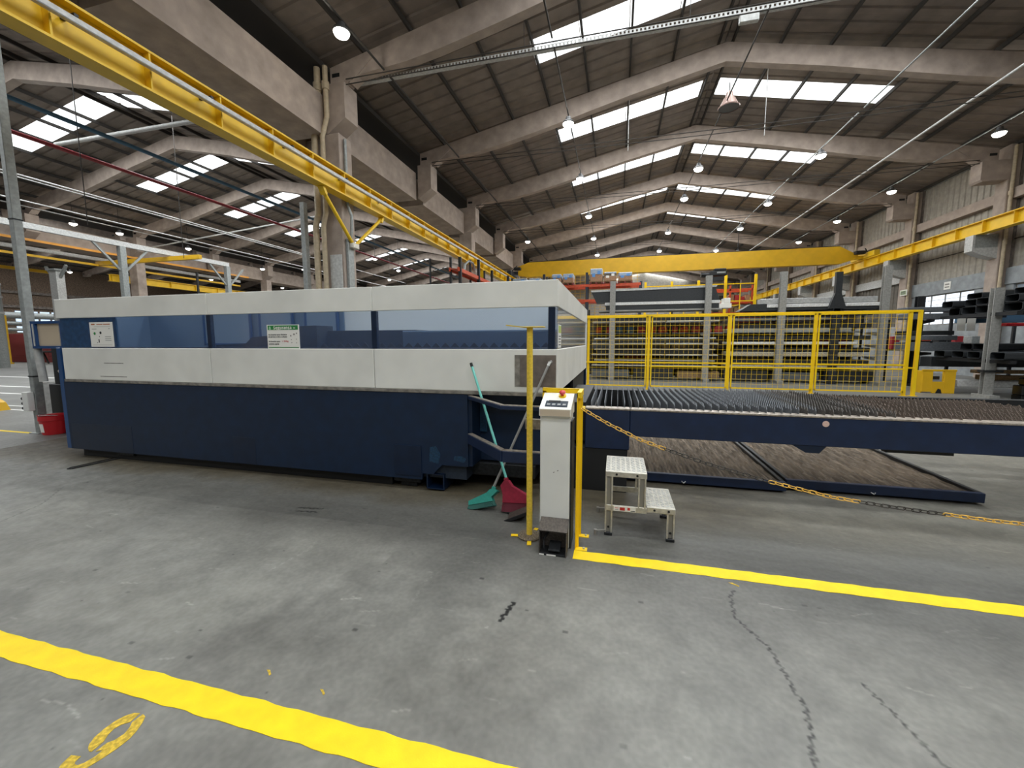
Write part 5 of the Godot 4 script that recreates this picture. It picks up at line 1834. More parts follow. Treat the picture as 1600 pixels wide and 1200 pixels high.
func right_racks():
	# rack B: long bars ending at the right of the fence
	var z := -16.9
	rack_upright(10.1, z - 0.3, 3.1, [1.2, 1.58, 2.28], 0.7, "slim dark upright right of the fence end in front of the big window", M.dark_steel)
	var rows := [[2.54, 0.15, 10.62, M.bar_mid, "topmost"], [2.29, 0.19, 10.55, M.bar_mid, "second"], [1.60, 0.15, 10.8, M.bar_mid, "third"], [1.77, 0.14, 10.7, M.bar_dark, "fourth"], [1.24, 0.30, 10.98, M.bar_mid, "lowest and thickest"]]
	for r in rows:
		stock(9.35, r[2], r[0], r[1], z - 0.1, z + 0.4, r[3], "steel_profile", "grey profile ending right of the fence, %s of the pile" % r[4], "steel profile")
	for q in [[10.72, "left"], [10.98, "right"]]:
		var b := mb()
		b.bb(Vector3(q[0], 1.9, z + 0.42), Vector3(q[0] + 0.22, 2.3, z + 0.43))
		solo("tag_sheet", b, M.paper, "%s of the two white tag sheets hanging at the window" % q[1], "sign", "hanging tag sheets")
	stock(10.7, 12.0, 2.31, 0.3, z - 0.2, z + 0.4, M.rack_blue, "steel_bundle", "dark blue wrapped bundle above the white tag sheets", "steel bundle")
	for i in 6:
		stock(10.5 + 0.5 * i, 10.75 + 0.5 * i, 1.25, 0.5, -19.6, -19.2, [M.red_dull, M.galv, M.orange_rack, M.dark_steel, M.red_dull, M.galv][i], "parts_bin", "bin on the far shelf behind the right-hand rack, %s from the left" % ORD[i].replace("nearest", "first"), "bin", "bins on the far right shelf")
	var b := mb()
	b.bb(Vector3(10.3, 1.2, -19.1), Vector3(14.3, 1.25, -19.7))
	b.bb(Vector3(10.3, 0.6, -19.1), Vector3(14.3, 0.65, -19.7))
	for x in [10.3, 12.3, 14.2]:
		b.bb(Vector3(x, 0, -19.2), Vector3(x + 0.08, 2.4, -19.28))
	solo("shelf_frame", b, M.dark_steel, "grey shelf frame behind the right-hand rack", "rack")
	stock(11.3, 13.6, 2.18, 0.3, -17.5, -17.2, M.pipe_blue, "steel_bundle", "blue-grey bundle behind the top tubes of the right-hand rack", "steel bundle")
	stock(12.3, 13.7, 2.05, 0.1, -17.1, -16.9, M.red, "red_bar", "short bright red bar behind the right-hand rack", "bar")
	stock(9.9, 13.5, 0.75, 0.32, -16.6, -16.1, M.bar_dark, "steel_bundle", "dark bundle low behind the yellow stand", "steel bundle")
	stock(10.0, 13.6, 0.2, 0.2, -15.6, -15.1, M.bar_light, "steel_profile", "pale profile lying just above the floor behind the right-hand upright", "steel profile")
	stock(10.6, 13.6, 0.42, 0.14, -15.4, -15.1, M.wood, "timber", "pale timber stacked behind the right-hand upright", "timber")
	stock(10.4, 13.6, 0.62, 0.1, -15.3, -15.0, M.wood, "timber", "upper timber board behind the right-hand upright", "timber")
	# rack C in the right foreground
	var u := rack_upright(9.95, -14.05, 3.0, [0.85, 2.3], 0.01, "heavy grey upright of the nearest right-hand rack, with black arms", M.rack_grey)
	b = mb(u)
	b.bb(Vector3(9.75, 0.72, -13.92), Vector3(10.2, 0.78, -14.1))
	part("collar", b, M.black, u)
	b = mb(u)
	b.bb(Vector3(9.9, 0.98, -13.35), Vector3(10.02, 1.07, -15.9))
	b.bb(Vector3(9.9, 2.25, -13.35), Vector3(10.02, 2.34, -15.9))
	part("arm_beam", b, M.black, u)
	rng.seed = 12
	var g := "open black tubes on the nearest right-hand rack"
	var rowz := [-13.6, -14.45, -15.05, -15.65]
	var rown := ["front", "second", "third", "rear"]
	var lvl := [[2.465, 0.23, "lowest"], [2.69, 0.2, "middle"], [2.885, 0.17, "top"]]
	for i in 4:
		for j in 3:
			if i == 3 and j == 2:
				continue
			var w := rng.randf_range(0.40, 0.54)
			hollow(Vector3(10.0 + rng.randf_range(-0.12, 0.14) + (0.25 if j == 2 else 0.0), lvl[j][0], rowz[i]), 4.9 - 0.2 * j, w, lvl[j][1], 0.014, true, M.bar_dark, "steel_tube", "open black tube on the top arm of the nearest rack, %s row, %s layer" % [rown[i], lvl[j][2]], "tube", g)
	for i in 4:
		for j in 2:
			if j == 1 and i == 1:
				continue
			hollow(Vector3(9.85 + rng.randf_range(-0.1, 0.2) + j * 0.5, 1.18 + 0.22 * j, rowz[i]), 4.6, 0.44, 0.2, 0.014, true, M.bar_dark, "steel_tube", "open black tube on the lower arm of the nearest rack, %s row, %s layer" % [rown[i], ["lower", "upper"][j]], "tube", g)
	hollow(Vector3(10.75, 1.72, -13.6), 4.2, 0.5, 0.4, 0.016, true, M.bar_dark, "steel_tube", "largest open black tube standing highest over the lower arm of the nearest rack", "tube", g)
	b = mb()
	b.bb(Vector3(10.4, 0.14, -13.6), Vector3(11.4, 0.4, -13.9), 0.02)
	b.bb(Vector3(10.5, 0.4, -13.62), Vector3(10.85, 0.6, -13.9), 0.03)
	b.bb(Vector3(10.4, 0.0, -13.6), Vector3(10.5, 0.14, -13.9), 0.01)
	b.bb(Vector3(11.2, 0.0, -13.6), Vector3(11.3, 0.14, -13.9), 0.01)
	solo("black_machine", b, M.black_gloss, "low black device on the floor at the far right edge behind the table", "device")
	# the yellow steel stand at the end of the fence
	var t := thing("yellow_stand", "squat yellow steel stand with a square window, right of the fence end", "stand", Vector3(9.48, 0, -15.2))
	b = mb(t)
	for q in [[9.07, 0.04, 9.32, 0.68], [9.61, 0.0, 9.88, 0.68], [9.32, 0.0, 9.61, 0.35], [9.05, 0.66, 9.9, 0.72]]:
		b.bb(Vector3(q[0], q[1], -15.0), Vector3(q[2], q[3], -15.05), 0.004)
	for x in [9.07, 9.86]:
		b.bb(Vector3(x, 0.0, -15.05), Vector3(x + 0.03, 0.68, -15.5))
	part("body", b, M.bridge_yellow, t)
	b = mb(t)
	b.bb(Vector3(9.32, 0.4, -15.2), Vector3(9.61, 0.5, -15.25))
	part("inner_bar", b, M.dark_steel, t)
	b = mb(t)
	b.prism([Vector2(9.4, 0.0), Vector2(9.56, 0.0), Vector2(9.53, 0.12), Vector2(9.46, 0.14)], Transform3D(Basis(), Vector3(0, 0, -14.99)), 0.01)
	part("cable_notch", b, M.dark_steel, t)
	# wall signs
	b = mb()
	var sg := thing("exit_sign", "small pale exit sign on the right wall above the end of the fence", "sign", Vector3(14.9, 4.0, -27.2))
	b = mb(sg)
	b.bb(Vector3(14.85, 3.98, -26.9), Vector3(14.87, 4.28, -26.35))
	part("board", b, M.paper, sg)
	b = mb(sg)
	b.bb(Vector3(14.84, 4.02, -26.85), Vector3(14.85, 4.24, -26.4))
	part("face", b, mat("pale_green", "a8b796", 0.6), sg)
	for i in 3:
		b = mb(sg)
		b.bb(Vector3(14.835, 4.06 + i * 0.055, -26.8), Vector3(14.84, 4.085 + i * 0.055, -26.45))
		part("printed_line", b, M.ink, sg)
	sg = thing("wall_notice", "small white notice on the grey band above the big window", "sign", Vector3(15.19, 4.0, -24.2))
	b = mb(sg)
	b.bb(Vector3(15.17, 4.0, -24.35), Vector3(15.195, 4.36, -23.95))
	part("board", b, M.paper, sg)
	for i in 2:
		b = mb(sg)
		b.bb(Vector3(15.165, 4.08 + i * 0.13, -24.28), Vector3(15.17, 4.14 + i * 0.13, -24.02))
		part("printed_line", b, M.alu_dark, sg)

func pallet_racks():
	var z := -24.0
	var t := thing("pallet_rack", "tall pallet rack with dark blue uprights and orange beams behind the machine", "rack", Vector3(-1.5, 0, z - 0.5))
	var b := mb(t)
	for x in [-6.4, -4.2, -1.72, 1.25]:
		b = mb(t)
		b.bb(Vector3(x - 0.07, 0, z), Vector3(x + 0.07, 5.5 if x < 1.0 else 4.9, z - 0.1))
		b.bb(Vector3(x - 0.05, 0, z - 1.0), Vector3(x + 0.05, 5.5 if x < 1.0 else 4.9, z - 1.1))
		part("upright", b, M.rack_blue, t)
	for y in [2.9, 3.83, 4.68]:
		b = mb(t)
		b.bb(Vector3(-6.4, y, z + 0.03), Vector3(1.25, y + 0.15, z - 0.02))
		b.bb(Vector3(-6.4, y, z - 1.05), Vector3(1.25, y + 0.15, z - 1.1))
		part("beam", b, M.orange_rack, t)
	b = mb(t)
	for i in 26:
		b.bb(Vector3(-6.4 + i * 0.3, 2.6, z - 1.22), Vector3(-6.38 + i * 0.3, 5.6, z - 1.24))
	for j in 18:
		b.bb(Vector3(-6.4, 2.6 + j * 0.17, z - 1.22), Vector3(1.25, 2.615 + j * 0.17, z - 1.24))
	part("safety_mesh", b, M.bridge_yellow, t)
	var loads := [[-3.75, -3.15, 0.5, "left of the pair above the machine corner"], [-3.1, -2.45, 0.5, "right of the pair above the machine corner"], [-1.55, -0.82, 0.72, "tallest of the blue-white loads on the rack top"], [-0.78, -0.05, 0.5, "brown carton load beside the tallest wrapped load"], [0.0, 0.8, 0.45, "rightmost wrapped load on the rack top"], [-6.1, -5.2, 0.34, "leftmost low load on the rack top"], [-5.1, -4.35, 0.32, "second low load from the left on the rack top"]]
	for q in loads:
		var x0: float = q[0]
		var x1: float = q[1]
		var p := thing("pallet", "pallet under load: %s" % q[3], "pallet", Vector3((x0 + x1) / 2, 4.83, z - 0.45), "pallets on the rack top")
		b = mb(p)
		for k in 3:
			b.bb(Vector3(lerpf(x0, x1 - 0.1, k / 2.0), 4.83, z + 0.1), Vector3(lerpf(x0, x1 - 0.1, k / 2.0) + 0.1, 4.93, z - 0.9))
		part("bearer", b, M.maroon, p)
		b = mb(p)
		b.bb(Vector3(x0, 4.93, z + 0.1), Vector3(x1, 4.96, z - 0.9))
		part("deck", b, M.wood, p)
		var c := thing("carton_load", "stack of cartons in blue-white wrap, %s" % q[3], "boxes", Vector3((x0 + x1) / 2, 4.96, z - 0.45), "wrapped loads on the rack top")
		b = mb(c)
		var brown: bool = q[3].begins_with("brown")
		b.bb(Vector3(x0 + 0.03, 4.96, z + 0.08), Vector3(x1 - 0.03, 4.96 + q[2] * 0.55, z - 0.85), 0.03)
		part("cartons", b, M.carton, c)
		b = mb(c)
		b.bb(Vector3(x0 + 0.03, 4.96 + q[2] * (0.55 if not brown else 0.8), z + 0.08), Vector3(x1 - 0.03, 4.96 + q[2], z - 0.85), 0.03)
		part("top_wrap", b, M.wrap, c)
		for k in 2:
			b = mb(c)
			b.bb(Vector3(lerpf(x0, x1, 0.18 + 0.4 * k), 4.96 + q[2] * (0.35 + 0.2 * k), z + 0.085), Vector3(lerpf(x0, x1, 0.42 + 0.4 * k), 4.96 + q[2] * (0.62 + 0.2 * k), z + 0.09))
			part("print_patch", b, M.label_blue if not brown else M.paper, c)
	# rack along the left, seen end on, with an orange shelf
	t = thing("pallet_rack", "pallet rack with black uprights and an orange shelf under the left crane beam", "rack", Vector3(-6.6, 0, -19))
	for q in [[-16.75, 5.5], [-19.2, 5.85], [-21.4, 5.7]]:
		b = mb(t)
		b.bb(Vector3(-6.65, 0, q[0] - 0.06), Vector3(-6.53, q[1] - 0.3, q[0] + 0.06))
		b.bb(Vector3(-7.06, 0, q[0] - 0.05), Vector3(-6.98, q[1] - 0.3, q[0] + 0.05))
		part("upright", b, M.black, t)
	b = mb(t)
	b.bb(Vector3(-6.66, 4.6, -16.6), Vector3(-6.58, 4.76, -23.0))
	b.bb(Vector3(-7.05, 4.6, -16.6), Vector3(-6.98, 4.76, -23.0))
	b.bb(Vector3(-7.05, 4.68, -16.6), Vector3(-6.6, 4.7, -21.4))
	part("beam", b, M.orange_rack, t)
	b = mb(t)
	b.bb(Vector3(-6.66, 3.2, -16.6), Vector3(-6.58, 3.36, -23.0))
	part("beam", b, M.orange_rack, t)
	b = mb()
	b.tube([Vector3(-6.8, 4.76, -17.8), Vector3(-6.8, 5.1, -17.9), Vector3(-6.8, 5.35, -18.4), Vector3(-6.8, 5.35, -19.0), Vector3(-6.8, 5.05, -19.2)], 0.05, 8)
	solo("bent_hose", b, M.galv, "grey bent hose resting on the orange shelf under the left crane beam", "hose")
	# a yellow cage and orange racks far behind, right of the dark channels
	var yz := -32.0
	t = thing("yellow_cage", "tall yellow mesh cage in front of distant orange racks", "cage", Vector3(5.5, 0, yz))
	for x in [2.0, 3.83, 5.63, 7.4, 9.3]:
		b = mb(t)
		b.bb(Vector3(x - 0.08, 0, yz), Vector3(x + 0.08, 5.9 if x < 7 else 6.2, yz - 0.12))
		part("post", b, M.fence_yellow, t)
	for y in [4.35, 5.55]:
		b = mb(t)
		b.bb(Vector3(2.0, y, yz - 0.02), Vector3(9.3, y + 0.07, yz - 0.08))
		part("rail", b, M.fence_yellow, t)
	for x in [2.9, 4.7, 6.5, 8.35]:
		b = mb(t)
		b.bb(Vector3(x - 0.03, 0, yz - 0.02), Vector3(x + 0.03, 5.6, yz - 0.07))
		part("mid_post", b, M.fence_yellow, t)
	t = thing("orange_rack", "distant orange pallet rack behind the yellow cage", "rack", Vector3(8.4, 0, yz - 1.5))
	for y in [3.5, 4.3, 5.2]:
		b = mb(t)
		b.bb(Vector3(6.4, y, yz - 1.0), Vector3(9.4, y + 0.16, yz - 1.06))
		b.bb(Vector3(6.4, y, yz - 2.0), Vector3(9.4, y + 0.16, yz - 2.06))
		part("beam", b, M.orange_rack, t)
	for x in [6.4, 7.9, 9.35]:
		b = mb(t)
		b.bb(Vector3(x, 0, yz - 1.0), Vector3(x + 0.1, 5.6, yz - 1.1))
		part("upright", b, M.orange_rack, t)
	rng.seed = 8
	for y in [3.66, 4.46]:
		for i in 8:
			var x := 6.55 + i * 0.35
			b = mb()
			b.bb(Vector3(x, y, yz - 1.1), Vector3(x + 0.28, y + rng.randf_range(0.3, 0.5), yz - 1.9))
			solo("stored_box", b, [M.carton, M.wood, M.dark_steel, M.red_dull][rng.randi() % 4], "small box on the %s shelf of the distant orange rack, %s from the left" % ["lower" if y < 4 else "upper", ORD[i].replace("nearest", "first")], "box", "boxes on the distant orange rack")

# ---------------------------------------------------------------- the left side of the picture
func build_left_side():
	# slim galvanised post with socket box, red bucket
	var t := thing("steel_post", "tall galvanised square post at the left edge of the picture", "post", Vector3(-9.87, 0, -4.8))
	var b := mb(t)
	b.bb(Vector3(-9.93, 0, -4.73), Vector3(-9.82, 7.3, -4.85), 0.008)
	part("tube", b, M.galv, t)
	b = mb(t)
	b.bb(Vector3(-10.0, 0, -4.68), Vector3(-9.76, 0.012, -4.9))
	part("base_plate", b, M.galv, t)
	for y in [1.0, 3.65]:
		b = mb(t)
		b.bb(Vector3(-9.936, y, -4.724), Vector3(-9.814, y + 0.02, -4.856))
		part("strap", b, M.dark_steel, t)
	t = thing("socket_box", "white power socket box with black outlets strapped to the galvanised post", "socket box", Vector3(-9.92, 0.41, -4.7))
	b = mb(t)
	b.bb(Vector3(-9.99, 0.41, -4.64), Vector3(-9.84, 0.74, -4.727), 0.008)
	part("case", b, M.white, t)
	for i in 3:
		b = mb(t)
		b.lathe(Vector3(-9.99, 0.47 + i * 0.085, -4.68), [Vector2(0.03, 0), Vector2(0.033, 0.05), Vector2(0, 0.05)], 12, Basis(Vector3.BACK, PI / 2 + 0.4))
		part("outlet", b, M.black, t)
	t = thing("red_bucket", "red plastic bucket with a white label on the floor by the galvanised post", "bucket", Vector3(-9.56, 0, -4.8))
	b = mb(t)
	b.lathe(Vector3(-9.56, 0, -4.8), [Vector2(0, 0.0), Vector2(0.15, 0.0), Vector2(0.155, 0.01), Vector2(0.178, 0.24), Vector2(0.19, 0.25), Vector2(0.185, 0.33), Vector2(0.195, 0.34), Vector2(0.18, 0.335), Vector2(0.15, 0.03), Vector2(0.0, 0.02)], 28)
	part("shell", b, M.red, t)
	b = mb(t)
	for k in 5:
		var a0 := 0.9 + k * 0.16
		var a1 := a0 + 0.16
		var q := func(a: float, r: float, y: float) -> Vector3: return Vector3(-9.56 + cos(a) * r, y, -4.8 + sin(a) * r)
		b.quad(q.call(a0 + 0.4, 0.163, 0.05), q.call(a1 + 0.4, 0.163, 0.05), q.call(a1 + 0.4, 0.177, 0.2), q.call(a0 + 0.4, 0.177, 0.2), Vector3(cos(a0 + 0.48), 0, sin(a0 + 0.48)))
	part("label_patch", b, M.paper, t)
	b = mb(t)
	b.tube([Vector3(-9.74, 0.33, -4.8), Vector3(-9.72, 0.35, -4.70), Vector3(-9.56, 0.345, -4.61), Vector3(-9.40, 0.35, -4.70), Vector3(-9.38, 0.33, -4.8)], 0.005, 6)
	part("wire_handle", b, M.steel, t)
	b = mb()
	b.bb(Vector3(-9.3, 0.02, -4.85), Vector3(-9.1, 0.1, -4.95), 0.02)
	b.bb(Vector3(-9.3, 0.0, -4.85), Vector3(-9.1, 0.02, -4.95))
	solo("white_box", b, M.white, "small white block on the floor between the bucket and the machine", "box")
	b = mb()
	b.bb(Vector3(-10.66, 0.0, -5.2), Vector3(-10.54, 0.85, -5.4), 0.01)
	solo("grey_cabinet", b, M.galv_light, "pale grey slim cabinet behind the red bucket", "cabinet")
	# painted lines on the far floor
	for q in [[-24.0, -9.9, -4.75, -4.68, "thin yellow floor line behind the galvanised post", M.line_yellow], [-24.0, -12.6, -6.35, -6.27, "white floor line left of the galvanised post", M.white], [-40.0, -13.0, -6.75, -6.68, "faint second white floor line at the left", M.white], [-40.0, -14.0, -8.4, -8.3, "third white floor line at the left", M.white], [-45.0, -14.0, -9.8, -9.65, "fourth white floor line at the left, farther back", M.white], [-45.0, -14.0, -12.6, -12.4, "farthest white floor line at the left", M.white]]:
		b = mb()
		b.bb(Vector3(q[0], 0.0005, q[3]), Vector3(q[1], 0.0025, q[2]))
		solo("floor_line", b, q[5], q[4], "floor line")
	b = mb()
	b.prism([Vector2(-14.9, 0.0), Vector2(-14.0, 0.0), Vector2(-14.15, 0.18), Vector2(-14.45, 0.3), Vector2(-14.9, 0.3)], Transform3D(Basis(), Vector3(0, 0, -6.3)), 0.5)
	solo("yellow_bumper", b, M.bridge_yellow, "low yellow kerb guard at the left edge of the picture", "bumper")
	# far workshop corner: yellow door frame, maroon cabinet, benches
	t = thing("far_gate", "yellow steel gate frame with a pale board far off at the left edge", "frame", Vector3(-44.8, 0, -20))
	b = mb(t)
	b.bb(Vector3(-44.3, 0.1, -20.0), Vector3(-43.8, 3.6, -20.1))
	b.bb(Vector3(-48.0, 3.2, -20.0), Vector3(-44.3, 3.6, -20.1))
	b.bb(Vector3(-48.0, 0.1, -20.0), Vector3(-44.3, 0.45, -20.1))
	part("frame", b, M.bridge_yellow, t)
	b = mb(t)
	b.bb(Vector3(-47.5, 1.4, -20.02), Vector3(-44.7, 3.0, -20.08))
	part("board", b, M.paper, t)
	b = mb(t)
	b.bb(Vector3(-48, 0, -19.9), Vector3(-43.8, 0.1, -20.2))
	part("foot_rail", b, M.bridge_yellow, t)
	b = mb()
	b.bb(Vector3(-48.5, 0.5, -22.0), Vector3(-43.5, 2.3, -23.0), 0.03)
	b.bb(Vector3(-48.5, 0.0, -22.0), Vector3(-43.5, 0.5, -23.0), 0.03)
	solo("maroon_cabinet", b, M.maroon, "long maroon cabinet far off behind the yellow gate frame", "cabinet")
	t = thing("window_far", "bright distant paned window above the maroon cabinet", "window", Vector3(-57.4, 2.6, -28))
	t.set_meta("kind", "structure")
	for i in 6:
		for j in 3:
			b = mb(t)
			b.bb(Vector3(-57.48, 2.6 + j * 0.75, -27.0 - i * 0.9), Vector3(-57.42, 3.2 + j * 0.75, -27.7 - i * 0.9))
			part("pane", b, mat("lit_pane", "dfe9f5", 0.3) if not M.has("lit_pane") else M.lit_pane, t)
	M.lit_pane.emission_enabled = true
	M.lit_pane.emission = Color(0.8, 0.9, 1.0)
	M.lit_pane.emission_energy_multiplier = 0.8
	for i in 3:
		t = thing("trestle_table", "dark trestle work table in the far left workshop, %s from the camera" % ORD[i], "table", Vector3(-41 + i * 3.0, 0, -21 - i * 0.5), "far trestle tables")
		b = mb(t)
		var x: float = t.position.x
		var zz: float = t.position.z
		b.bb(Vector3(x - 1.3, 0.85, zz - 0.5), Vector3(x + 1.3, 0.95, zz + 0.5))
		part("top", b, M.dark_steel, t)
		for s in [-1.0, 1.0]:
			b = mb(t)
			b.bar(Vector3(x + s * 0.6, 0.02, zz), Vector3(x + s * 1.1, 0.87, zz), 0.08, 0.08)
			b.bar(Vector3(x + s * 1.6, 0.02, zz), Vector3(x + s * 1.1, 0.87, zz), 0.08, 0.08)
			part("leg", b, M.dark_steel, t)
	# grey steel runway with braced posts, seen over the machine's left end
	t = thing("grey_runway", "pale grey steel runway beam on braced posts behind the left end of the machine", "crane beam", Vector3(-27, 0, -19))
	b = mb(t)
	b.bb(Vector3(-27.1, 6.93, -3.0), Vector3(-26.9, 7.2, -23.7))
	part("beam", b, M.galv_light, t)
	for z in [-10.8, -17.2, -23.6]:
		b = mb(t)
		b.bb(Vector3(-27.14, 0, z - 0.14), Vector3(-26.86, 6.93, z + 0.14))
		part("post", b, M.galv, t)
		for s in [-1.0, 1.0]:
			b = mb(t)
			b.bar(Vector3(-27, 5.6, z + s * 0.12), Vector3(-27, 6.93, z + s * 1.3), 0.1, 0.1)
			part("brace", b, M.galv, t)
	for q in [[-33.0, 6.9, 7.1, 0.1, M.galv_light, "white duct running along the far left hall", "duct"], [-32.0, 7.25, 7.38, 0.06, M.pipe_orange, "orange pipe running along the far left hall", "pipe"], [-33.0, 6.55, 6.68, 0.06, M.bridge_yellow, "upper yellow pipe along the far left hall", "pipe"], [-40.0, 6.55, 6.75, 0.1, M.bridge_yellow, "lower yellow rail deep in the far left hall", "rail"]]:
		b = mb()
		b.bb(Vector3(q[0] - q[3], q[1], -4), Vector3(q[0] + q[3], q[2], -30 if q[0] > -39 else -21))
		solo("service_pipe", b, q[4], q[5], q[6])
	b = mb()
	b.bb(Vector3(-33.2, 6.6, -19.6), Vector3(-24.5, 6.85, -19.8))
	solo("jib_beam", b, M.bridge_yellow, "bright yellow jib arm behind the braced grey post", "jib")
	t = thing("grey_column", "pale steel column between the galvanised post and the machine", "column", Vector3(-33, 0, -17.5))
	b = mb(t)
	b.bb(Vector3(-33.3, 0, -17.3), Vector3(-32.7, 5.9, -17.7))
	part("shaft", b, M.galv_light, t)
	b = mb(t)
	for s in [-1.0, 1.0]:
		b.bar(Vector3(-33, 5.2, -17.5), Vector3(-33 + s * 0.9, 6.2, -17.5), 0.12, 0.12)
	b.bb(Vector3(-33.4, 5.9, -17.2), Vector3(-32.6, 6.0, -17.8))
	part("head_brace", b, M.galv, t)
	t = thing("duct_stack", "grey ringed duct column left of the pale steel column", "duct", Vector3(-38, 0, -17))
	b = mb(t)
	b.tube([Vector3(-38, 0, -17), Vector3(-38, 6.2, -17)], 0.32, 14)
	part("pipe", b, M.galv, t)
	for y in [3.4, 4.4, 5.2]:
		b = mb(t)
		b.lathe(Vector3(-38, y, -17), [Vector2(0.32, 0), Vector2(0.37, 0), Vector2(0.37, 0.12), Vector2(0.32, 0.12)], 14)
		part("ring", b, M.galv_light, t)
	for q in [[4.0, 0.28, "upper"], [3.3, 0.16, "middle"], [2.75, 0.14, "lower"]]:
		b = mb()
		b.tube([Vector3(-52, q[0], -8), Vector3(-52, q[0], -29)], q[1], 12)
		solo("wall_pipe", b, M.galv, "%s of three horizontal grey pipes along the far left wall" % q[2], "pipe", "far wall pipes")
	b = mb()
	b.lathe(Vector3(-46.5, 3.9, -25.5), [Vector2(0.9, 0), Vector2(0.85, 0.1), Vector2(0.06, 1.1), Vector2(0, 1.12)], 16)
	b.tube([Vector3(-46.5, 0, -25.5), Vector3(-46.5, 3.95, -25.5)], 0.12, 8)
	solo("red_cone", b, M.red_dull, "red cone-topped stand peeping over the top left corner of the machine", "stand")
	for q in [[-26.0, -20.6, 6.0, "thin dark hanging rod above the machine's left third"], [-12.4, -26.0, 7.2, "slim dark pole left of the middle window post"]]:
		b = mb()
		b.bb(Vector3(q[0] - 0.05, 0, q[1] - 0.05), Vector3(q[0] + 0.05, q[2], q[1] + 0.05))
		solo("dark_pole", b, M.black, q[3], "pole")

# ---------------------------------------------------------------- services under the roof
func lamp(at: Vector3, label: String, drop := 0.0, lit := true):
	var t := thing("high_bay_lamp", label, "lamp", at, "high bay lamps")
	var b := mb(t)
	b.lathe(at, [Vector2(0.0, 0.0), Vector2(0.17, 0.0), Vector2(0.19, 0.03), Vector2(0.17, 0.07), Vector2(0.1, 0.1), Vector2(0.08, 0.2), Vector2(0, 0.2)], 20)
	part("housing", b, M.lamp_body, t)
	b = mb(t)
	b.lathe(at, [Vector2(0, -0.11), Vector2(0.08, -0.10), Vector2(0.15, -0.065), Vector2(0.18, -0.002), Vector2(0, -0.002)], 20)
	part("glowing_lens", b, M.lamp_glow if lit else M.galv, t)
	b = mb(t)
	b.tube([at + Vector3(0, 0.19, 0), at + Vector3(0, 0.3 + drop, 0)], 0.012, 6)
	part("hanger", b, M.black, t)
	if lit:
		var l := OmniLight3D.new()
		l.name = "lamp_beam"
		l.position = Vector3(0, -0.16, 0)
		l.omni_range = 80
		l.omni_attenuation = 2
		l.light_size = 0.15
		l.light_energy = LAMP_ENERGY
		l.light_color = Color(1.0, 0.985, 0.95)
		l.shadow_enabled = true
		t.add_child(l, true)

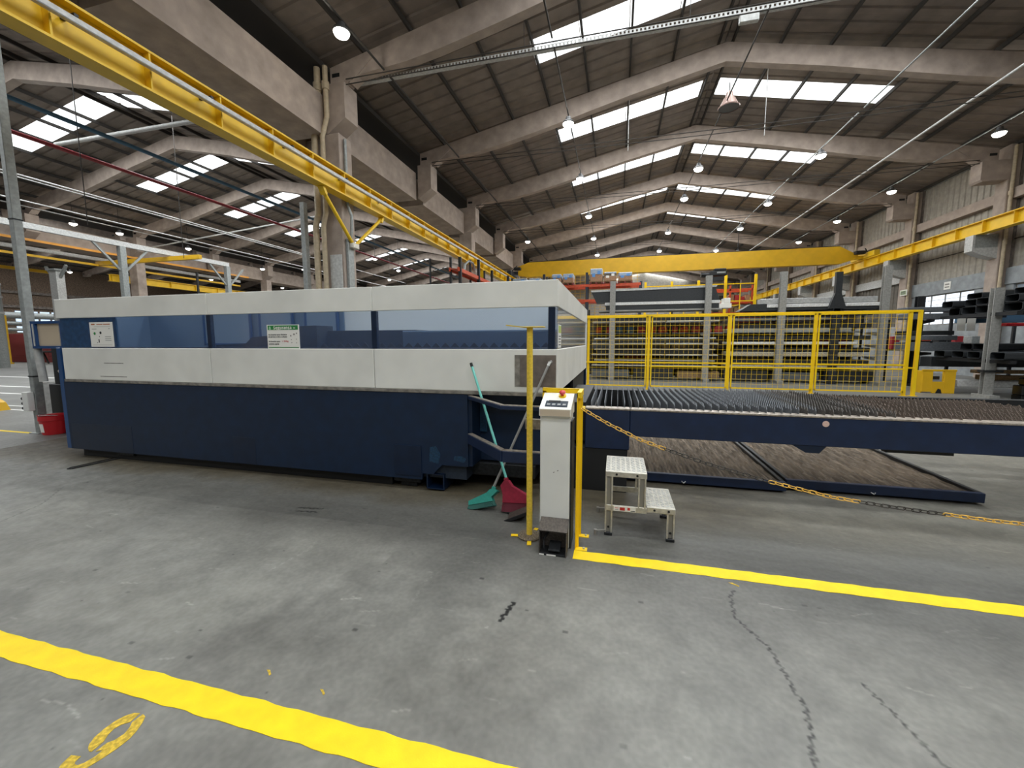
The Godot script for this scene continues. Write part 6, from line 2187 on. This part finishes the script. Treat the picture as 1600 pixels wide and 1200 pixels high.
func build_services():
	# five rows of lamps under conduits in the main hall
	var rows := [-6.25, -1.68, 3.1, 7.4, 12.5]
	var rn := ["along the left eaves", "in the row left of the ridge", "in the row under the ridge", "in the row right of the ridge", "along the right eaves"]
	var zs := [[-8.9, -29.4], [-14.2, -18.9, -24.5, -29.7, -35.3], [-19.1, -22.8, -29.4, -35.1], [-19.0, -24.7, -29.6, -36.1], [-18.6, -24.3, -29.3, -34.6]]
	for i in 5:
		for j in zs[i].size():
			lamp(Vector3(rows[i], 8.62, zs[i][j] * 0.985), "glowing high bay lamp %s, %s from the camera" % [rn[i], ORD[j]])
		# more lamps of the same rows above and behind the camera, out of view but lighting the floor
		for z in [-3.0, 3.0]:
			if i in [1, 3]:
				lamp(Vector3(rows[i], 8.62, z), "high bay lamp overhead near the camera %s, %s one" % [rn[i], "front" if z < 0 else "rear"])
		for k in range(-2, 5):
			var za := FZ - DZ * (k - 1) - 0.16
			var b := mb()
			b.tube([Vector3(rows[i], 8.9, za), Vector3(rows[i], 8.9, za - DZ + 0.32)], 0.022 if i != 0 else 0.03, 6)
			solo("conduit", b, M.purlin if i < 3 else M.galv, "straight lamp conduit %s, %s length from the camera" % [rn[i], ORD[k + 2]], "conduit", "lamp conduits")
	var b := mb()
	b.tube([Vector3(10.2, 8.8, -10.0), Vector3(10.2, 8.8, -52.0)], 0.035, 8)
	solo("conduit", b, M.galv_light, "thicker pale grey pipe running down the right half of the roof", "conduit")
	# an unlit bell lamp under the ridge
	var at := Vector3(3.2, 8.75, -14.6)
	var t := thing("bell_lamp", "unlit bell-shaped pendant lamp hanging under the ridge", "lamp", at)
	b = mb(t)
	b.lathe(at, [Vector2(0.30, 0.0), Vector2(0.31, 0.03), Vector2(0.27, 0.06), Vector2(0.16, 0.28), Vector2(0.11, 0.32), Vector2(0.09, 0.46), Vector2(0.03, 0.5), Vector2(0, 0.5)], 28)
	part("reflector", b, mat("lamp_copper", "a98f86", 0.35, 0.3), t)
	b = mb(t)
	b.lathe(at, [Vector2(0.0, 0.012), Vector2(0.285, 0.012), Vector2(0.285, 0.022), Vector2(0, 0.022)], 28)
	part("lens", b, M.lamp_body, t)
	b = mb(t)
	b.tube([at + Vector3(0, 0.49, 0), at + Vector3(0, 0.75, 0)], 0.015, 6)
	part("hanger", b, M.black, t)
	at = Vector3(8.3, 7.55, -33.0)
	t = thing("bell_lamp", "bell-shaped pendant lamp hanging just above the right part of the crane bridge", "lamp", at)
	b = mb(t)
	b.lathe(at, [Vector2(0.32, 0.0), Vector2(0.32, 0.03), Vector2(0.12, 0.3), Vector2(0.09, 0.5), Vector2(0, 0.52)], 20)
	part("reflector", b, M.lamp_body, t)
	b = mb(t)
	b.lathe(at, [Vector2(0.0, 0.0), Vector2(0.29, 0.0), Vector2(0.29, 0.02), Vector2(0, 0.02)], 20)
	part("glowing_lens", b, M.lamp_glow, t)
	b = mb(t)
	b.tube([at + Vector3(0, 0.5, 0), at + Vector3(0, 3.2, 0)], 0.02, 6)
	part("hanger", b, M.black, t)
	# perforated cable tray across the hall
	t = thing("cable_tray", "pale perforated cable tray crossing high above the machine table", "cable tray", Vector3(2.5, 9.0, -11.08))
	b = mb(t)
	b.bb(Vector3(-7.4, 8.995, -11.02), Vector3(14.0, 9.0, -11.16))
	b.bb(Vector3(-7.4, 9.0, -11.02), Vector3(14.0, 9.02, -11.025))
	b.bb(Vector3(-7.4, 9.075, -11.02), Vector3(14.0, 9.09, -11.025))
	var n := 225
	for i in n:
		var x := lerpf(-7.4, 14.0, (i + 0.5) / n)
		b.bb(Vector3(x - 0.025, 9.02, -11.02), Vector3(x + 0.025, 9.075, -11.025))
	part("tray", b, M.galv_light, t)
	b = mb(t)
	b.bb(Vector3(-7.4, 9.0, -11.14), Vector3(14.0, 9.07, -11.15))
	part("cables", b, M.purlin, t)
	b = mb(t)
	b.bb(Vector3(2.55, 8.80, -11.0), Vector3(2.95, 8.99, -11.12), 0.01)
	part("tap_box", b, M.galv_light, t)
	for x in [-2.5, 1.5, 5.5]:
		b = mb(t)
		b.tube([Vector3(x, 9.0, -11.1), Vector3(x, 10.2, -11.1)], 0.008, 5)
		part("suspension_rod", b, M.purlin, t)
	# thin vertical drop wires
	for q in [[0.25, -16.4, 8.6, 11.1, "left"], [4.75, -16.4, 8.6, 11.44, "right"]]:
		b = mb()
		b.tube([Vector3(q[0], q[2], q[1]), Vector3(q[0], q[3], q[1])], 0.012, 5)
		solo("drop_wire", b, M.galv_light, "thin pale drop wire in front of the second near roof light, %s of the ridge" % q[4], "wire")
	b = mb()
	b.tube([Vector3(-7.44, 8.0, -37.6), Vector3(14.06, 8.3, -37.6)], 0.03, 6)
	solo("long_stay", b, M.galv, "long pale stay crossing the far end of the roof above the crane bridge", "rod")
	# the hall on the left: pipes along it, a cross tube and lamps
	for q in [[-14.0, 7.35, 0.06, M.pipe_blue, "blue pipe running along the roof of the left hall", -4.0, -40.0], [-16.0, 7.28, 0.06, M.pipe_red, "dark red pipe running along the roof of the left hall", -4.0, -44.0], [-22.0, 7.9, 0.03, M.galv_light, "paired pale conduit high in the left hall, upper one", -6.0, -26.0], [-22.0, 7.8, 0.025, M.galv_light, "paired pale conduit high in the left hall, lower one", -6.0, -40.0], [-25.0, 7.7, 0.03, M.galv_light, "single pale conduit low in the left hall", -6.0, -44.0], [-30.4, 8.75, 0.025, M.galv_light, "pale lamp conduit along the far left eaves", -6.0, -44.0]]:
		b = mb()
		b.tube([Vector3(q[0], q[1], q[5]), Vector3(q[0], q[1], q[6])], q[2], 8)
		solo("service_pipe", b, q[3], q[4], "pipe")
	b = mb()
	b.tube([Vector3(-19.9, 8.75, -10.95), Vector3(-10.2, 8.7, -10.95)], 0.07, 10)
	solo("cross_tube", b, M.galv_light, "pale tube crossing the left hall under its nearest visible roof lights", "tube")
	b = mb()
	b.tube([Vector3(-33.0, 8.0, -21.8), Vector3(-17.5, 9.2, -21.8)], 0.05, 8)
	solo("cross_tube", b, M.galv_light, "second pale tube rising across the left hall behind the lamps", "tube")
	for q in [[-15.9, -9.3, "left"], [-18.2, -13.9, "right"]]:
		b = mb()
		b.tube([Vector3(q[0], 5.2, q[1]), Vector3(q[0], roof_y(1, q[0]) - 0.01, q[1])], 0.014, 6)
		solo("drop_rod", b, M.purlin, "thin dark drop rod in the left hall, the %s one" % q[2], "rod")
	var lamps := [[Vector3(-30.4, 8.38, -17.1), "first pale-blue lamp above the left end of the grey runway"], [Vector3(-30.3, 8.38, -19.3), "second lamp above the braced grey post"], [Vector3(-30.4, 8.38, -23.6), "third lamp along the far left eaves"], [Vector3(-30.4, 8.0, -30.0), "lamp over the right end of the far gutter beam"], [Vector3(-28.7, 8.38, -33.0), "lamp left of the galvanised post and pipes"], [Vector3(-26.6, 8.38, -47.4), "far lamp between the two halls' roofs"], [Vector3(-43.0, 8.38, -35.6), "lamp under the far roof right of the braced post"], [Vector3(-51.5, 8.38, -28.3), "lamp in the farthest hall over the pale steel column"], [Vector3(-54.0, 8.38, -36.8), "low distant lamp beside the yellow crane beam"], [Vector3(-41.0, 8.38, -43.3), "distant lamp just above the machine near the column"], [Vector3(-20.5, 8.4, -36.0), "lamp near the ridge of the left hall"], [Vector3(-19.5, 8.4, -30.5), "lamp beside the far roof lights of the left hall"], [Vector3(-24.5, 8.4, -41.0), "lamp left of the far roof lights of the left hall"]]
	for q in lamps:
		var bay := 1 if q[0].x > -33.0 else 2
		lamp(q[0], "glowing high bay lamp: %s" % q[1], roof_y(bay, q[0].x) - q[0].y - 0.3)
